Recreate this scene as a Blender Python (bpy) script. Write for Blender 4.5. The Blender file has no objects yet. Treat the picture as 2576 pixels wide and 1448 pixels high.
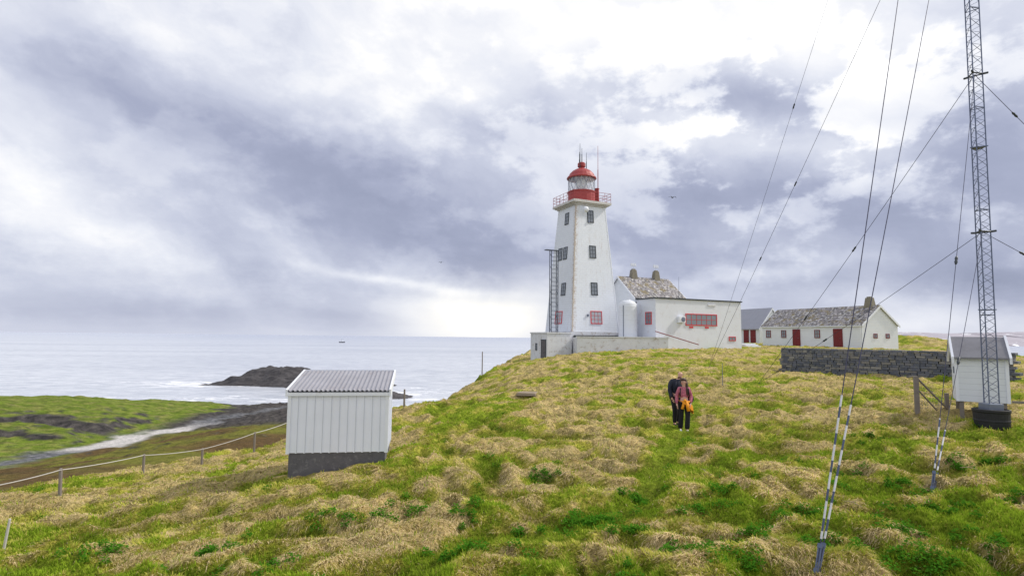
import bpy, math, random, numpy as np
from mathutils import Vector, Matrix
random.seed(7); rng=np.random.default_rng(7)
scene=bpy.context.scene; COL=scene.collection
SEA=-24.0
# ------------------------------------------------ camera frame
F=1431.0; CX=1288.0; CY=724.0
TH=math.atan(124/F); RO=math.radians(.64)
CAM=Matrix.Rotation(math.pi/2+TH,4,'X') @ Matrix.Rotation(RO,4,'Z')
def sv(u,v,d):
    r=CAM.to_3x3()@Vector(((u-CX)/F,-(v-CY)/F,-1)); return r*(d/r.y)
cd=bpy.data.cameras.new('camera'); cam=bpy.data.objects.new('camera',cd); COL.objects.link(cam)
cam.matrix_world=CAM; cd.lens=20; cd.sensor_width=36; cd.clip_start=.1; cd.clip_end=200000
scene.camera=cam
scene.view_settings.view_transform='Standard'; scene.view_settings.look='None'; scene.view_settings.exposure=0
def lin(r,g,b):
    f=lambda c: c/12.92 if c<=.04045 else ((c+.055)/1.055)**2.4
    return (f(r/255),f(g/255),f(b/255),1)
# ------------------------------------------------ node helper
class N:
    def __init__(s,t): s.t=t
    def n(s,ty,**k):
        x=s.t.nodes.new(ty)
        for a,b in k.items(): setattr(x,a,b)
        return x
    def put(s,sock,v):
        if isinstance(v,bpy.types.NodeSocket): s.t.links.new(v,sock)
        elif v is not None: sock.default_value=v
    def m(s,op,a,b=None,c=None,clamp=False):
        x=s.n('ShaderNodeMath',operation=op,use_clamp=clamp)
        s.put(x.inputs[0],a); s.put(x.inputs[1],b); s.put(x.inputs[2],c); return x.outputs[0]
    def noise(s,vec,scale,detail=4,rough=.5,dist=0):
        x=s.n('ShaderNodeTexNoise'); s.put(x.inputs['Vector'],vec)
        x.inputs['Scale'].default_value=scale; x.inputs['Detail'].default_value=detail
        x.inputs['Roughness'].default_value=rough; x.inputs['Distortion'].default_value=dist
        return x
    def mix(s,f,a,b,blend='MIX'):
        x=s.n('ShaderNodeMix',data_type='RGBA',blend_type=blend)
        s.put(x.inputs[0],f); s.put(x.inputs[6],a); s.put(x.inputs[7],b); return x.outputs[2]
    def mr(s,v,a,b,c=0,d=1,smooth=False):
        x=s.n('ShaderNodeMapRange'); 
        if smooth: x.interpolation_type='SMOOTHSTEP'
        s.put(x.inputs[0],v)
        for i,q in enumerate((a,b,c,d)): x.inputs[i+1].default_value=q
        return x.outputs[0]
    def ramp(s,v,pts):
        x=s.n('ShaderNodeValToRGB'); s.put(x.inputs[0],v); e=x.color_ramp.elements
        while len(e)<len(pts): e.new(.5)
        for i,(p,c) in enumerate(pts): e[i].position=p; e[i].color=c
        return x.outputs[0]
    def sep(s,v):
        x=s.n('ShaderNodeSeparateXYZ'); s.put(x.inputs[0],v); return x.outputs
    def comb(s,a,b,c):
        x=s.n('ShaderNodeCombineXYZ'); s.put(x.inputs[0],a); s.put(x.inputs[1],b); s.put(x.inputs[2],c); return x.outputs[0]
    def bump(s,h,strength=.3,dist=.05):
        x=s.n('ShaderNodeBump'); s.put(x.inputs['Height'],h); x.inputs['Strength'].default_value=strength
        x.inputs['Distance'].default_value=dist; return x.outputs[0]
def newmat(name):
    m=bpy.data.materials.new(name); m.use_nodes=True; t=m.node_tree; b=t.nodes['Principled BSDF']; return m,N(t),b
def c4(c): return (c[0],c[1],c[2],1)
def mat(name,col,rough=.7,var=.25,scale=2.0,dirt=None,dirtamt=.5,bump=.15,bscale=25,metal=0,spec=.4):
    m,g,b=newmat(name); tc=g.n('ShaderNodeTexCoord').outputs['Object']
    n1=g.noise(tc,scale,6,.6).outputs[0]
    dk=tuple(x*(1-var) for x in col[:3]); lt=tuple(min(1,x*(1+var*.35)) for x in col[:3])
    c=g.mix(n1,c4(dk),c4(lt))
    if dirt:
        n2=g.noise(tc,scale*1.7,8,.7).outputs[0]
        c=g.mix(g.m('MULTIPLY',g.mr(n2,.54,.7),dirtamt),c,c4(dirt))
    g.put(b.inputs['Base Color'],c); b.inputs['Roughness'].default_value=rough; b.inputs['Metallic'].default_value=metal
    b.inputs['Specular IOR Level'].default_value=spec
    if bump: g.put(b.inputs['Normal'],g.bump(g.noise(tc,bscale,5,.6).outputs[0],bump,.02))
    return m
def siding(name,col=(.74,.78,.85),pitch=.16,tile=0,stain=.5,stcol=(.33,.2,.1),edge=None,vert=False,dk=.4):
    m,g,b=newmat(name); tc=g.n('ShaderNodeTexCoord').outputs['Object']; x,y,z=g.sep(tc)
    s=g.m('ADD',x,y); 
    zz=g.m('FRACT',g.m('DIVIDE',s if vert else z,pitch))
    line=g.mr(zz,0,.13,1,0)
    if tile:
        row=g.m('FLOOR',g.m('DIVIDE',z,pitch)); off=g.m('MULTIPLY',g.m('FRACT',g.m('MULTIPLY',row,.5)),tile)
        sx=g.m('FRACT',g.m('DIVIDE',g.m('ADD',s,off),tile)); line=g.m('MAXIMUM',line,g.mr(sx,0,.05,.7,0))
    n1=g.noise(tc,1.2,6,.6).outputs[0]
    c=g.mix(n1,c4([q*.9 for q in col]),c4([min(1,q*1.06) for q in col]))
    c=g.mix(g.m('MULTIPLY',line,dk),c,(.2,.22,.27,1))
    st=g.noise(g.comb(g.m('MULTIPLY',x,3),g.m('MULTIPLY',y,3),g.m('MULTIPLY',z,.35)),1.0,7,.65).outputs[0]
    sp=g.noise(tc,5,6,.7).outputs[0]
    k=g.m('MULTIPLY',g.mr(st,.56,.75),g.mr(sp,.4,.65))
    k=g.m('MULTIPLY',k,stain)
    if edge:
        h=g.m('MULTIPLY_ADD',z,-edge[1],edge[0])
        d1=g.m('ABSOLUTE',g.m('ADD',x,h)); d2=g.m('ABSOLUTE',g.m('ADD',y,h)); d=g.m('MAXIMUM',d1,d2)
        e=g.m('MULTIPLY',g.mr(d,.05,.5,1,0),g.mr(sp,.44,.58))
        dd=g.m('MULTIPLY',g.mr(d,.0,.16,1,0),.6)
        k=g.m('MAXIMUM',k,g.m('MULTIPLY',g.m('MAXIMUM',e,g.m('MULTIPLY',dd,g.mr(st,.35,.65))),.8))
    c=g.mix(k,c,c4(stcol))
    g.put(b.inputs['Base Color'],c); b.inputs['Roughness'].default_value=.55
    g.put(b.inputs['Normal'],g.bump(g.m('ADD',g.m('MULTIPLY',zz,1.0),g.m('MULTIPLY',sp,.3)),.35,.03))
    return m
def slate(name):
    m,g,b=newmat(name); tc=g.n('ShaderNodeTexCoord').outputs['Object']; x,y,z=g.sep(tc)
    v=g.comb(x,g.m('MULTIPLY',z,1.5),0)
    br=g.n('ShaderNodeTexBrick'); g.put(br.inputs['Vector'],v); br.inputs['Scale'].default_value=1
    br.inputs['Brick Width'].default_value=.55; br.inputs['Row Height'].default_value=.42; br.inputs['Mortar Size'].default_value=.03
    br.inputs['Color1'].default_value=(.13,.125,.135,1); br.inputs['Color2'].default_value=(.3,.28,.3,1); br.inputs['Mortar'].default_value=(.05,.05,.05,1)
    n=g.noise(tc,3.5,6,.7).outputs[0]; n2=g.noise(tc,1.3,6,.7).outputs[0]
    c=g.mix(g.mr(n,.52,.6),br.outputs[0],(.55,.54,.53,1)); c=g.mix(g.m('MULTIPLY',g.mr(n2,.52,.6),.8),c,(.2,.16,.07,1))
    g.put(b.inputs['Base Color'],c); b.inputs['Roughness'].default_value=.85
    g.put(b.inputs['Normal'],g.bump(br.outputs['Fac'],.8,-.05))
    return m
M_tower=siding('tower_cladding',pitch=.24,tile=.5,stain=.6,edge=(2.875,(2.875-1.85)/13.45))
M_side=siding('painted_boards',pitch=.17,stain=.12)
M_side2=siding('painted_boards_worn',pitch=.17,stain=.35,stcol=(.4,.33,.22))
M_shed=siding('shed_boards',col=(.8,.83,.93),pitch=.195,stain=.2,stcol=(.5,.47,.45),vert=True,dk=.6)
M_white=mat('white_paint',(.78,.81,.88),.5,.08,2,(.5,.48,.45),.4,.05)
M_conc=mat('whitewashed_concrete',(.7,.72,.77),.85,.25,1.6,(.3,.22,.15),.8,.4,12)
M_conc2=mat('painted_masonry',(.7,.73,.8),.8,.12,.9,(.42,.33,.3),.4,.25,12)
M_grey=mat('grey_masonry',(.14,.135,.15),.9,.5,6,(.4,.4,.4),.35,.6,14)
M_red=mat('red_paint',(.38,.055,.055),.5,.35,4,(.22,.07,.05),.6,.1)
M_redw=mat('bright_red_frame_paint',(.6,.045,.055),.5,.15,4)
M_reddoor=mat('dark_red_door_paint',(.19,.02,.025),.6,.2,4)
M_dark=mat('dark_frame_paint',(.035,.045,.055),.5,.3,6)
M_steel=mat('galvanised_steel',(.2,.23,.3),.45,.3,6,None,0,.1,40,.6)
M_ladder=mat('dark_grey_steel',(.07,.085,.12),.5,.3,6,(.15,.07,.04),.3,.1,40,.4)
M_mast=mat('mast_steel',(.13,.16,.25),.5,.3,6,(.1,.07,.06),.4,.1,40,.3)
M_wire=mat('wire_rope',(.05,.05,.09),.5,.2,6,None,0,0,1,.4)
M_slate=slate('stone_slates')
M_metalroof=mat('corrugated_roof_metal',(.36,.36,.4),.5,.3,1.5,(.22,.17,.15),.4,.1,30,.2)
M_greyroof=mat('grey_sheet_roof',(.33,.34,.4),.6,.2,2)
M_felt=mat('roofing_felt',(.24,.24,.27),.85,.4,3,(.36,.34,.33),.4,.2)
M_chim=mat('lichen_stone',(.24,.22,.17),.9,.4,3,(.4,.36,.24),.6,.5,12)
M_rubber=mat('black_rubber',(.018,.018,.022),.6,.3,6,(.05,.05,.045),.3)
M_wood=mat('weathered_wood',(.24,.21,.19),.85,.4,5,(.1,.08,.06),.5,.4)
M_twig=mat('dry_stalk',(.42,.34,.22),.85,.3,8)
M_rope=mat('rope_fibre',(.55,.53,.5),.8,.2,8)
M_skin=mat('skin',(.6,.35,.27),.5,.1,9)
M_hair=mat('brown_hair',(.06,.03,.02),.5,.4,30,None,0,.5,80)
M_black=mat('black_fabric',(.012,.012,.016),.85,.4,10)
M_navy=mat('dark_jacket_fabric',(.012,.016,.035),.7,.4,10)
M_orange=mat('orange_fabric',(.85,.33,.012),.7,.3,12)
M_tank=mat('white_tank_plastic',(.7,.73,.79),.4,.08,1)
def pinkmat():
    m,g,b=newmat('pink_patterned_knit'); tc=g.n('ShaderNodeTexCoord').outputs['Object']
    v=g.n('ShaderNodeTexVoronoi'); v.inputs['Scale'].default_value=34; g.put(v.inputs['Vector'],tc)
    g.put(b.inputs['Base Color'],g.mix(g.mr(v.outputs['Distance'],.3,.5),(.6,.18,.24,1),(.35,.09,.15,1))); b.inputs['Roughness'].default_value=.8; return m
M_pink=pinkmat()
def glassmat(name,col,rough=.08):
    m,g,b=newmat(name); tc=g.n('ShaderNodeTexCoord').outputs['Object']
    n=g.noise(tc,1.5,3).outputs[0]; g.put(b.inputs['Base Color'],g.mix(n,c4([q*.6 for q in col]),c4(col)))
    b.inputs['Roughness'].default_value=rough; b.inputs['Specular IOR Level'].default_value=.6; return m
M_glass=glassmat('dark_window_glass',(.24,.27,.32))
M_glassp=glassmat('pale_window_glass',(.5,.54,.6),.12)
def lampglass():
    m,g,b=newmat('lantern_glass'); tc=g.n('ShaderNodeTexCoord').outputs['Object']
    b.inputs['Base Color'].default_value=(.85,.9,.95,1); b.inputs['Roughness'].default_value=.03
    tr=g.n('ShaderNodeBsdfTransparent'); mx=g.n('ShaderNodeMixShader')
    g.put(mx.inputs[0],g.mr(g.noise(tc,2,3).outputs[0],.3,.7,.25,.42)); g.t.links.new(tr.outputs[0],mx.inputs[1]); g.t.links.new(b.outputs[0],mx.inputs[2])
    g.t.links.new(mx.outputs[0],g.t.nodes['Material Output'].inputs[0]); return m
M_lglass=lampglass()
def stripemat(per=.4,duty=.42):
    m,g,b=newmat('striped_guard_plastic'); tc=g.n('ShaderNodeTexCoord').outputs['Object']; x,y,z=g.sep(tc)
    f=g.m('FRACT',g.m('DIVIDE',z,per)); k=g.m('GREATER_THAN',f,duty)
    n=g.noise(tc,8,4).outputs[0]
    g.put(b.inputs['Base Color'],g.mix(k,(.05,.07,.13,1),g.mix(n,(.45,.45,.48,1),(.72,.72,.75,1)))); b.inputs['Roughness'].default_value=.5; return m
M_stripe=stripemat()
# ------------------------------------------------ mesh builder
import bmesh
class MB:
    def __init__(s): s.v=[]; s.f=[]
    def add(s,vs,fs):
        o=len(s.v); s.v+= [tuple(v) for v in vs]; s.f+=[tuple(i+o for i in f) for f in fs]; return s
    def box(s,x0,x1,y0,y1,z0,z1,M=None):
        vs=[Vector(p) for p in ((x0,y0,z0),(x1,y0,z0),(x1,y1,z0),(x0,y1,z0),(x0,y0,z1),(x1,y0,z1),(x1,y1,z1),(x0,y1,z1))]
        if M: vs=[M@v for v in vs]
        return s.add(vs,[(0,3,2,1),(4,5,6,7),(0,1,5,4),(1,2,6,5),(2,3,7,6),(3,0,4,7)])
    def tube(s,p0,p1,r0,r1=None,n=8,caps=True):
        p0=Vector(p0);p1=Vector(p1); r1=r0 if r1 is None else r1
        d=(p1-p0).normalized(); a=d.orthogonal().normalized(); b=d.cross(a)
        vs=[];
        for p,r in((p0,r0),(p1,r1)):
            for i in range(n):
                t=2*math.pi*i/n; vs.append(p+a*(r*math.cos(t))+b*(r*math.sin(t)))
        fs=[(i,(i+1)%n,n+(i+1)%n,n+i) for i in range(n)]
        if caps: fs+=[tuple(range(n))[::-1],tuple(range(n,2*n))]
        return s.add(vs,fs)
    def lathe(s,prof,n=24,c=(0,0,0)):
        vs=[]
        for r,z in prof:
            for i in range(n):
                t=2*math.pi*(i+.5)/n; vs.append((c[0]+r*math.cos(t),c[1]+r*math.sin(t),c[2]+z))
        fs=[]
        for k in range(len(prof)-1):
            for i in range(n): fs.append((k*n+i,k*n+(i+1)%n,(k+1)*n+(i+1)%n,(k+1)*n+i))
        fs.append(tuple(range(n))[::-1]); fs.append(tuple(range((len(prof)-1)*n,len(prof)*n)))
        return s.add(vs,fs)
    def prism(s,poly,z0,z1):
        n=len(poly); vs=[(p[0],p[1],z0) for p in poly]+[(p[0],p[1],z1) for p in poly]
        return s.add(vs,[(i,(i+1)%n,n+(i+1)%n,n+i) for i in range(n)]+[tuple(range(n))[::-1],tuple(range(n,2*n))])
    def extr(s,poly,axis,a0,a1):
        n=len(poly)
        f=(lambda p,a:(a,p[0],p[1])) if axis=='x' else (lambda p,a:(p[0],a,p[1]))
        vs=[f(p,a0) for p in poly]+[f(p,a1) for p in poly]
        return s.add(vs,[(i,(i+1)%n,n+(i+1)%n,n+i) for i in range(n)]+[tuple(range(n))[::-1],tuple(range(n,2*n))])
    def ball(s,c,r,n=12,m=8):
        if not hasattr(r,'__len__'): r=(r,r,r)
        vs=[];fs=[]
        for j in range(m+1):
            ph=math.pi*j/m
            for i in range(n):
                t=2*math.pi*i/n; vs.append((c[0]+r[0]*math.sin(ph)*math.cos(t),c[1]+r[1]*math.sin(ph)*math.sin(t),c[2]+r[2]*math.cos(ph)))
        for j in range(m):
            for i in range(n): fs.append((j*n+i,(j+1)*n+i,(j+1)*n+(i+1)%n,j*n+(i+1)%n))
        return s.add(vs,fs)
    def make(s,name,material,parent=None,smooth=False,bevel=0,**props):
        me=bpy.data.meshes.new(name); me.from_pydata(s.v,[],s.f); me.update()
        bm=bmesh.new(); bm.from_mesh(me); bmesh.ops.remove_doubles(bm,verts=bm.verts,dist=1e-5); bmesh.ops.recalc_face_normals(bm,faces=bm.faces); bm.to_mesh(me); bm.free()
        me.materials.append(material)
        if smooth: me.polygons.foreach_set('use_smooth',[True]*len(me.polygons))
        o=bpy.data.objects.new(name,me); COL.objects.link(o)
        if parent: o.parent=parent
        if bevel:
            b=o.modifiers.new('bevel','BEVEL'); b.width=bevel; b.segments=2; b.limit_method='ANGLE'
        for k,v in props.items(): o[k]=v
        return o
def empty(name,loc,rz=0,label='',category='',group=None,rot=None):
    e=bpy.data.objects.new(name,None); e.empty_display_size=.3; COL.objects.link(e)
    e.location=loc; e.rotation_euler=rot if rot else (0,0,rz)
    if label: e['label']=label
    if category: e['category']=category
    if group: e['group']=group
    return e
def top(o,label,category,group=None):
    o['label']=label; o['category']=category
    if group: o['group']=group
    return o
# ------------------------------------------------ noise in numpy
_perm=rng.permutation(256); _perm=np.concatenate([_perm,_perm,_perm]); _ga=rng.uniform(0,2*np.pi,256); _gx=np.cos(_ga); _gy=np.sin(_ga)
def pn(x,y):
    xi=np.floor(x).astype(int); yi=np.floor(y).astype(int); xf=x-xi; yf=y-yi
    u=xf*xf*xf*(xf*(xf*6-15)+10); v=yf*yf*yf*(yf*(yf*6-15)+10)
    def gr(ix,iy,dx,dy):
        h=_perm[_perm[ix&255]+(iy&255)]; return _gx[h]*dx+_gy[h]*dy
    a=gr(xi,yi,xf,yf); b=gr(xi+1,yi,xf-1,yf); c=gr(xi,yi+1,xf,yf-1); d=gr(xi+1,yi+1,xf-1,yf-1)
    return ((a+u*(b-a))*(1-v)+(c+u*(d-c))*v)*1.5
def fbm(x,y,o=4,l=2.03,p=.5):
    s=0;a=1;t=0
    for i in range(o): s=s+a*pn(x+i*17.3,y-i*9.1); t+=a; a*=p; x=x*l; y=y*l
    return s/t*1.3
def sst(a,b,x): t=np.clip((x-a)/(b-a),0,1); return t*t*(3-2*t)
# ------------------------------------------------ terrain
def tps_fit(P,lam=.3):
    P=np.array(P,float); n=len(P); X=P[:,:2]; d2=((X[:,None]-X[None])**2).sum(-1); K=.5*d2*np.log(d2+1e-9)
    np.fill_diagonal(K,0); A=np.zeros((n+3,n+3)); A[:n,:n]=K+lam*np.eye(n); A[:n,n]=1; A[:n,n+1:]=X; A[n,:n]=1; A[n+1:,:n]=X.T
    b=np.zeros(n+3); b[:n]=P[:,2]; w=np.linalg.solve(A,b); return X,w
def tps_ev(T,x,y):
    X,w=T; out=np.empty(x.shape)
    n=len(X)
    for s in range(0,len(x),60000):
        xs=x[s:s+60000]; ys=y[s:s+60000]
        d2=(xs[:,None]-X[None,:,0])**2+(ys[:,None]-X[None,:,1])**2
        out[s:s+60000]=(.5*d2*np.log(d2+1e-9))@w[:n]+w[n]+w[n+1]*xs+w[n+2]*ys
    return out
T1=tps_fit([(0,3,-3.2),(-8,4,-3.9),(8,4,-2.9),(-14,8,-4.6),(0,8,-3.15),(4.3,8,-2.95),(8.1,11,-2.75),(14,8,-2.5),(-4,12,-3.3),
(-5.56,14,-3.46),(-3.2,14.3,-3.12),(-9,16,-4.15),(-14.4,16,-4.55),(-13,20,-4.8),(-11.7,21.5,-4.75),(-9.2,23,-4.5),(-5.6,26,-3.3),(-4.5,33,-4.2),(-4.1,40,-4.1),(-3.15,46,-3.4),(-1.75,52,-2.7),
(0,14,-3.0),(5.46,18.3,-2.7),(0,20,-2.8),(0,30,-2.9),(0,40,-2.7),(5,30,-2.3),(5,40,-1.9),(5,50,-1.5),(2.5,57,-2.2),(-1,56,-2.9),(8,53,-1.35),(13,50,-.95),(22,58,-.95),(30,70,-.75),(38,61,-.75),(45,70,-.5),(51,72,.8),(58,74,-.5),(64,70,-2.2),(53,60,-1.8),
(16.2,34,-1.75),(21,27,-1.75),(14,17,-2.12),(13.4,16,-2.2),(18,16,-2.1),(30,30,-1.7),(11.3,26,-2.0),(11.5,34,-1.6),(10,12,-2.6),(30,45,-1.2),(60,40,-2.6),
(100,100,-8),(150,0,-5),(60,-15,-3),(0,-15,-3.5),(-20,-15,-5),(0,90,-2),(30,100,-1.5),(15,75,-1)])
T2=tps_fit([(-20,30,-9),(-15,45,-12),(-40.5,45,-11.9),(-49.6,80,-16.3),(-45,110,-17.5),(-59,150,-21.5),(-85,95,-22.3),(-81,118,-22.6),(-78,140,-22.7),(-76,165,-22.9),(-75,190,-23.5),(-72,207,-24.3),(-72,215,-27),
(-50,192,-23.7),(-40,200,-26),(-30,150,-24.5),(-15,110,-22),(-10,80,-20),(0,110,-27),(-114,150,-18.6),(-135,150,-19),(-150,150,-19.3),(-108,120,-20),(-108,100,-21.6),(-125,185,-21.2),(-110,197,-23.4),(-95,195,-23.4),(-90,170,-22.1),(-150,200,-22.8),(-150,215,-27),(-88,150,-21.6),
(-63,70,-17.5),(-60,60,-15.8),(-100,70,-21.5),(-25,20,-7.8),(-35,25,-9.5),(-30,5,-8),(-60,20,-15),(-40,-15,-10),(-180,100,-18),(-180,200,-24),(-180,230,-30),(-100,230,-32),(0,230,-38),(-40,230,-34),(-150,260,-36),(30,140,-33),(100,130,-33),(150,60,-30),(200,0,-30),(200,200,-40),(120,100,-33),(-200,0,-22),(-300,100,-30)],.5)
EDGE=np.array([(-14,-20),(-15.2,16),(-14,20.5),(-12.3,22.3),(-9.6,24),(-5.2,27),(-3.8,33),(-3.5,40),(-2.5,46),(-1.2,52),(1,57),(0.5,70),(4,90),(30,105),(62,88),(80,72),(92,40),(95,-20)],float)
def seg_d(x,y,P,closed=False):
    d=np.full(x.shape,1e9); n=len(P)
    for i in range(n if closed else n-1):
        a=P[i]; b=P[(i+1)%n]; ab=b-a; t=np.clip(((x-a[0])*ab[0]+(y-a[1])*ab[1])/(ab@ab),0,1)
        d=np.minimum(d,np.hypot(x-a[0]-t*ab[0],y-a[1]-t*ab[1]))
    return d
def sdist(x,y):
    d=seg_d(x,y,EDGE,True); ins=np.zeros(x.shape,bool); n=len(EDGE); j=n-1
    for i in range(n):
        xi,yi=EDGE[i]; xj,yj=EDGE[j]
        c=((yi>y)!=(yj>y))&(x<(xj-xi)*(y-yi)/(yj-yi+1e-12)+xi); ins^=c; j=i
    return np.where(ins,-d,d)
PATH=np.array([(8,28),(6.8,22),(5.4,18.2),(4.6,16.3),(3.4,13.5),(2.4,10.9),(.75,9.5),(-.9,9.2),(-1.2,8.2),(-1.0,6),(-1,3)],float)
BEACH=np.array([(-92,80),(-86,95),(-82,118),(-79,140),(-76,165),(-74,190)],float)
def tussock(x,y):
    wx=x+.5*fbm(x*.6+3,y*.6,2); wy=y+.5*fbm(x*.6,y*.6+8,2)
    b1=1-np.abs(pn(wx*.85,wy*.85))*2.6; b2=1-np.abs(pn(wx*1.9+9,wy*1.9))*2.4
    return .145*b1+.07*b2+.11*fbm(x*.55+40,y*.55,2)+.03*fbm(x*5,y*5,2)-.12
def ledge(x,y): return y-(127+6*fbm(x*.04,y*0+3.3,3)+5*np.sin(x*.07))
def height(x,y,full=False):
    x=np.atleast_1d(np.asarray(x,float)); y=np.atleast_1d(np.asarray(y,float))
    sd=sdist(x,y)+1.2*fbm(x*.25,y*.25,3); t=sst(0,1,sd/(13-5.5*sst(25,31,y)))
    h1=tps_ev(T1,x,y); h2=tps_ev(T2,x,y)
    h2=h2+ sst(20,60,sd)*(.9*fbm(x*.06,y*.06,5)+.5*fbm(x*.3,y*.3,4))*np.where(seg_d(x,y,BEACH)<5,.35,1)
    lb=ledge(x,y); hm=sst(-88,-94,x)*sst(96,104,y)
    h2=h2+hm*(1.7*sst(-1.5,1.5,lb)*sst(30,8,lb)+.9*sst(-11,-9.5,lb)*sst(-1,-4,lb)+.6*np.clip(fbm(x*.25,y*.25,4),-.2,1)*sst(14,3,np.abs(lb)))
    peb=sst(138,155,y)*sst(-86,-80,x)*sst(-38,-48,x); h2=h2+peb*.45*fbm(x*.5,y*.5,3)
    pd=seg_d(x,y,PATH)
    tuss=tussock(x,y)*(.45+.55*sst(0,.8,pd))-.1*(1-sst(0,.5,pd))
    shed=1-sst(1.5,2.3,np.hypot(x+4.4,y-15.1))
    h1=h1+tuss*(1-.6*shed)+.16*fbm(x*.22,y*.22,3)
    h=h1*(1-t)+h2*t
    if full: return h,sd,t,pd,tuss
    return h
def H(x,y): return float(height([x],[y])[0])
def hit(u,v,d0=4,d1=70,n=900):
    r=sv(u,v,1.0); d=np.linspace(d0,d1,n); z=height(r.x*d,d); k=np.nonzero(r.z*d<=z)[0]
    i=k[0] if len(k) else n-1
    return Vector((r.x*d[i],d[i],float(z[i])))
def gmask(x,y,pd,tuss):
    b=.45*np.exp(-((x-9)**2/60+(y-9)**2/18))+.4*np.exp(-((x+9)**2/30+(y-11)**2/12))+.25*np.exp(-((x+1)**2/9+(y-22)**2/30))-.1*np.exp(-((x+2)**2/20+(y-12)**2/14))-.2*np.exp(-((x+3.5)**2/6+(y-8)**2/3))
    n=.6*fbm(x*.3+5,y*.3,3)+.65*fbm(x*1.1,y*1.1,4)-1.1*tuss
    g=sst(-.25,.5,n+b*.7-.04)
    return np.clip(g+.9*(1-sst(.15,.55,pd+.3*fbm(x*2,y*2,2))),0,1)
def mixc(a,b,t): return a*(1-t[:,None])+b*t[:,None]
def A3(*c): return np.array(c,float)
def gcol(x,y,h,sd,t,pd,tuss,slope):
    g=gmask(x,y,pd,tuss); n=.5+.5*fbm(x*.9+30,y*.9,4); n2=.5+.5*fbm(x*.05,y*.05+9,4); n3=.5+.5*fbm(x*.35-4,y*.35+9,4)
    straw=mixc(np.tile(A3(.36,.29,.11),(len(x),1)),A3(.58,.47,.23),np.clip(n,0,1))
    yg=mixc(np.tile(A3(.28,.28,.045),(len(x),1)),A3(.45,.43,.08),np.clip(n,0,1))
    green=mixc(np.tile(A3(.14,.22,.018),(len(x),1)),A3(.3,.38,.035),np.clip(n,0,1))
    pl=mixc(mixc(straw,yg,sst(.1,.45,g)),green,sst(.5,1,g))
    pl=mixc(pl,A3(.12,.12,.025),.4*sst(-.02,-.16,tuss))  # tussock hollows darkened: ambient shade painted into the ground colour
    br=mixc(np.tile(A3(.12,.08,.04),(len(x),1)),A3(.2,.16,.055),np.clip(n2*n*2-.2,0,1))
    br=mixc(br,A3(.17,.19,.035),sst(.38,.62,n2)*.75)
    br=mixc(br,A3(.07,.06,.03),sst(.5,.75,n3)*.5)
    br=mixc(br,A3(.25,.26,.05),.85*(1-sst(2,12,sd)))
    hd=sst(-79,-84,x+4*fbm(y*.08,x*.08,2))*sst(84,96,y)
    gr=mixc(np.tile(A3(.1,.15,.022),(len(x),1)),A3(.2,.28,.04),np.clip(n2*.5+n3*.6,0,1)); gr=mixc(gr,A3(.27,.24,.1),sst(.4,.75,n3)*.6); gr=mixc(gr,A3(.05,.07,.02),sst(.5,.7,.5+.5*fbm(x*.5,y*.5,3))*.55)
    lo=mixc(br,gr,hd)
    rock=mixc(np.tile(A3(.025,.025,.03),(len(x),1)),A3(.15,.14,.135),np.clip(n*n*1.4,0,1))
    lb=ledge(x,y); hm=sst(-86,-90,x)*sst(96,102,y)
    lr=hm*np.clip(sst(3.2,1.5,np.abs(lb+.3+1.5*fbm(x*.2,y*.2,2)))*sst(-.5,-.1,fbm(x*.05+7,y*.05,3))+sst(2.4,1,np.abs(lb+10))*sst(-.2,.1,fbm(x*.06,y*.06+5,3)),0,1)
    rk=np.clip(sst(.32,.5,slope)*sst(20,45,sd)+sst(-22.6,-23.1,h+.8*fbm(x*.15,y*.15,3))+lr,0,1)
    peb=sst(128,144,y+6*fbm(x*.06,y*.06,3))*sst(-88,-82,x)*sst(-36,-46,x); rk=np.clip(rk+peb,0,1)
    far=sst(5,60,x)*sst(5,15,sd); rk=np.clip(rk+far*sst(.5,.9,n3),0,1)
    lo=mixc(lo,rock,rk)
    bd=seg_d(x,y,BEACH)+4.5*fbm(x*.09,y*.09,4)
    wid=np.where(y>150,1.0,2.6)
    sn=np.clip((.5+.8*fbm(x*1.1,y*1.1,3)),0,1)
    stone=mixc(np.tile(A3(.04,.045,.055),(len(x),1)),A3(.26,.27,.3),sn)
    pale=mixc(stone,A3(.54,.53,.54),sst(108,113,y)*sst(150,136,y)*sst(4,2,bd))
    lo=mixc(lo,pale,sst(wid+2.5,wid-1,bd))
    return mixc(pl,lo,sst(0.05,.6,t))
nx,ny=1060,940
tx=np.linspace(-1,1,nx); X1=8.5*np.sinh(4.4*tx)
ty=np.linspace(0,1,ny); s0=-.28; Y1=10+ 11*np.sinh(3.9*(s0+(1-s0)*ty))
XX,YY=np.meshgrid(X1,Y1); xf=XX.ravel(); yf=YY.ravel()
hh,sd,tt,pd,tu=height(xf,yf,True)
HG=hh.reshape(ny,nx); gy,gx=np.gradient(HG,Y1,X1); slope=np.hypot(gx,gy).ravel()
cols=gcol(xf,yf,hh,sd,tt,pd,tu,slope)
me=bpy.data.meshes.new('ground'); nv=nx*ny
me.vertices.add(nv); me.vertices.foreach_set('co',np.stack([xf,yf,hh],1).astype(np.float32).ravel())
i=np.arange(nx-1)[None,:]+np.arange(ny-1)[:,None]*nx; q=np.stack([i,i+1,i+1+nx,i+nx],-1).reshape(-1,4)
me.loops.add(q.size); me.loops.foreach_set('vertex_index',q.ravel().astype(np.int32))
me.polygons.add(len(q)); me.polygons.foreach_set('loop_start',(np.arange(len(q))*4).astype(np.int32)); me.polygons.foreach_set('use_smooth',np.ones(len(q),bool))
me.update(calc_edges=True)
ca=me.color_attributes.new('tint','FLOAT_COLOR','POINT'); ca.data.foreach_set('color',np.concatenate([cols,np.ones((nv,1))],1).astype(np.float32).ravel())
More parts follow.
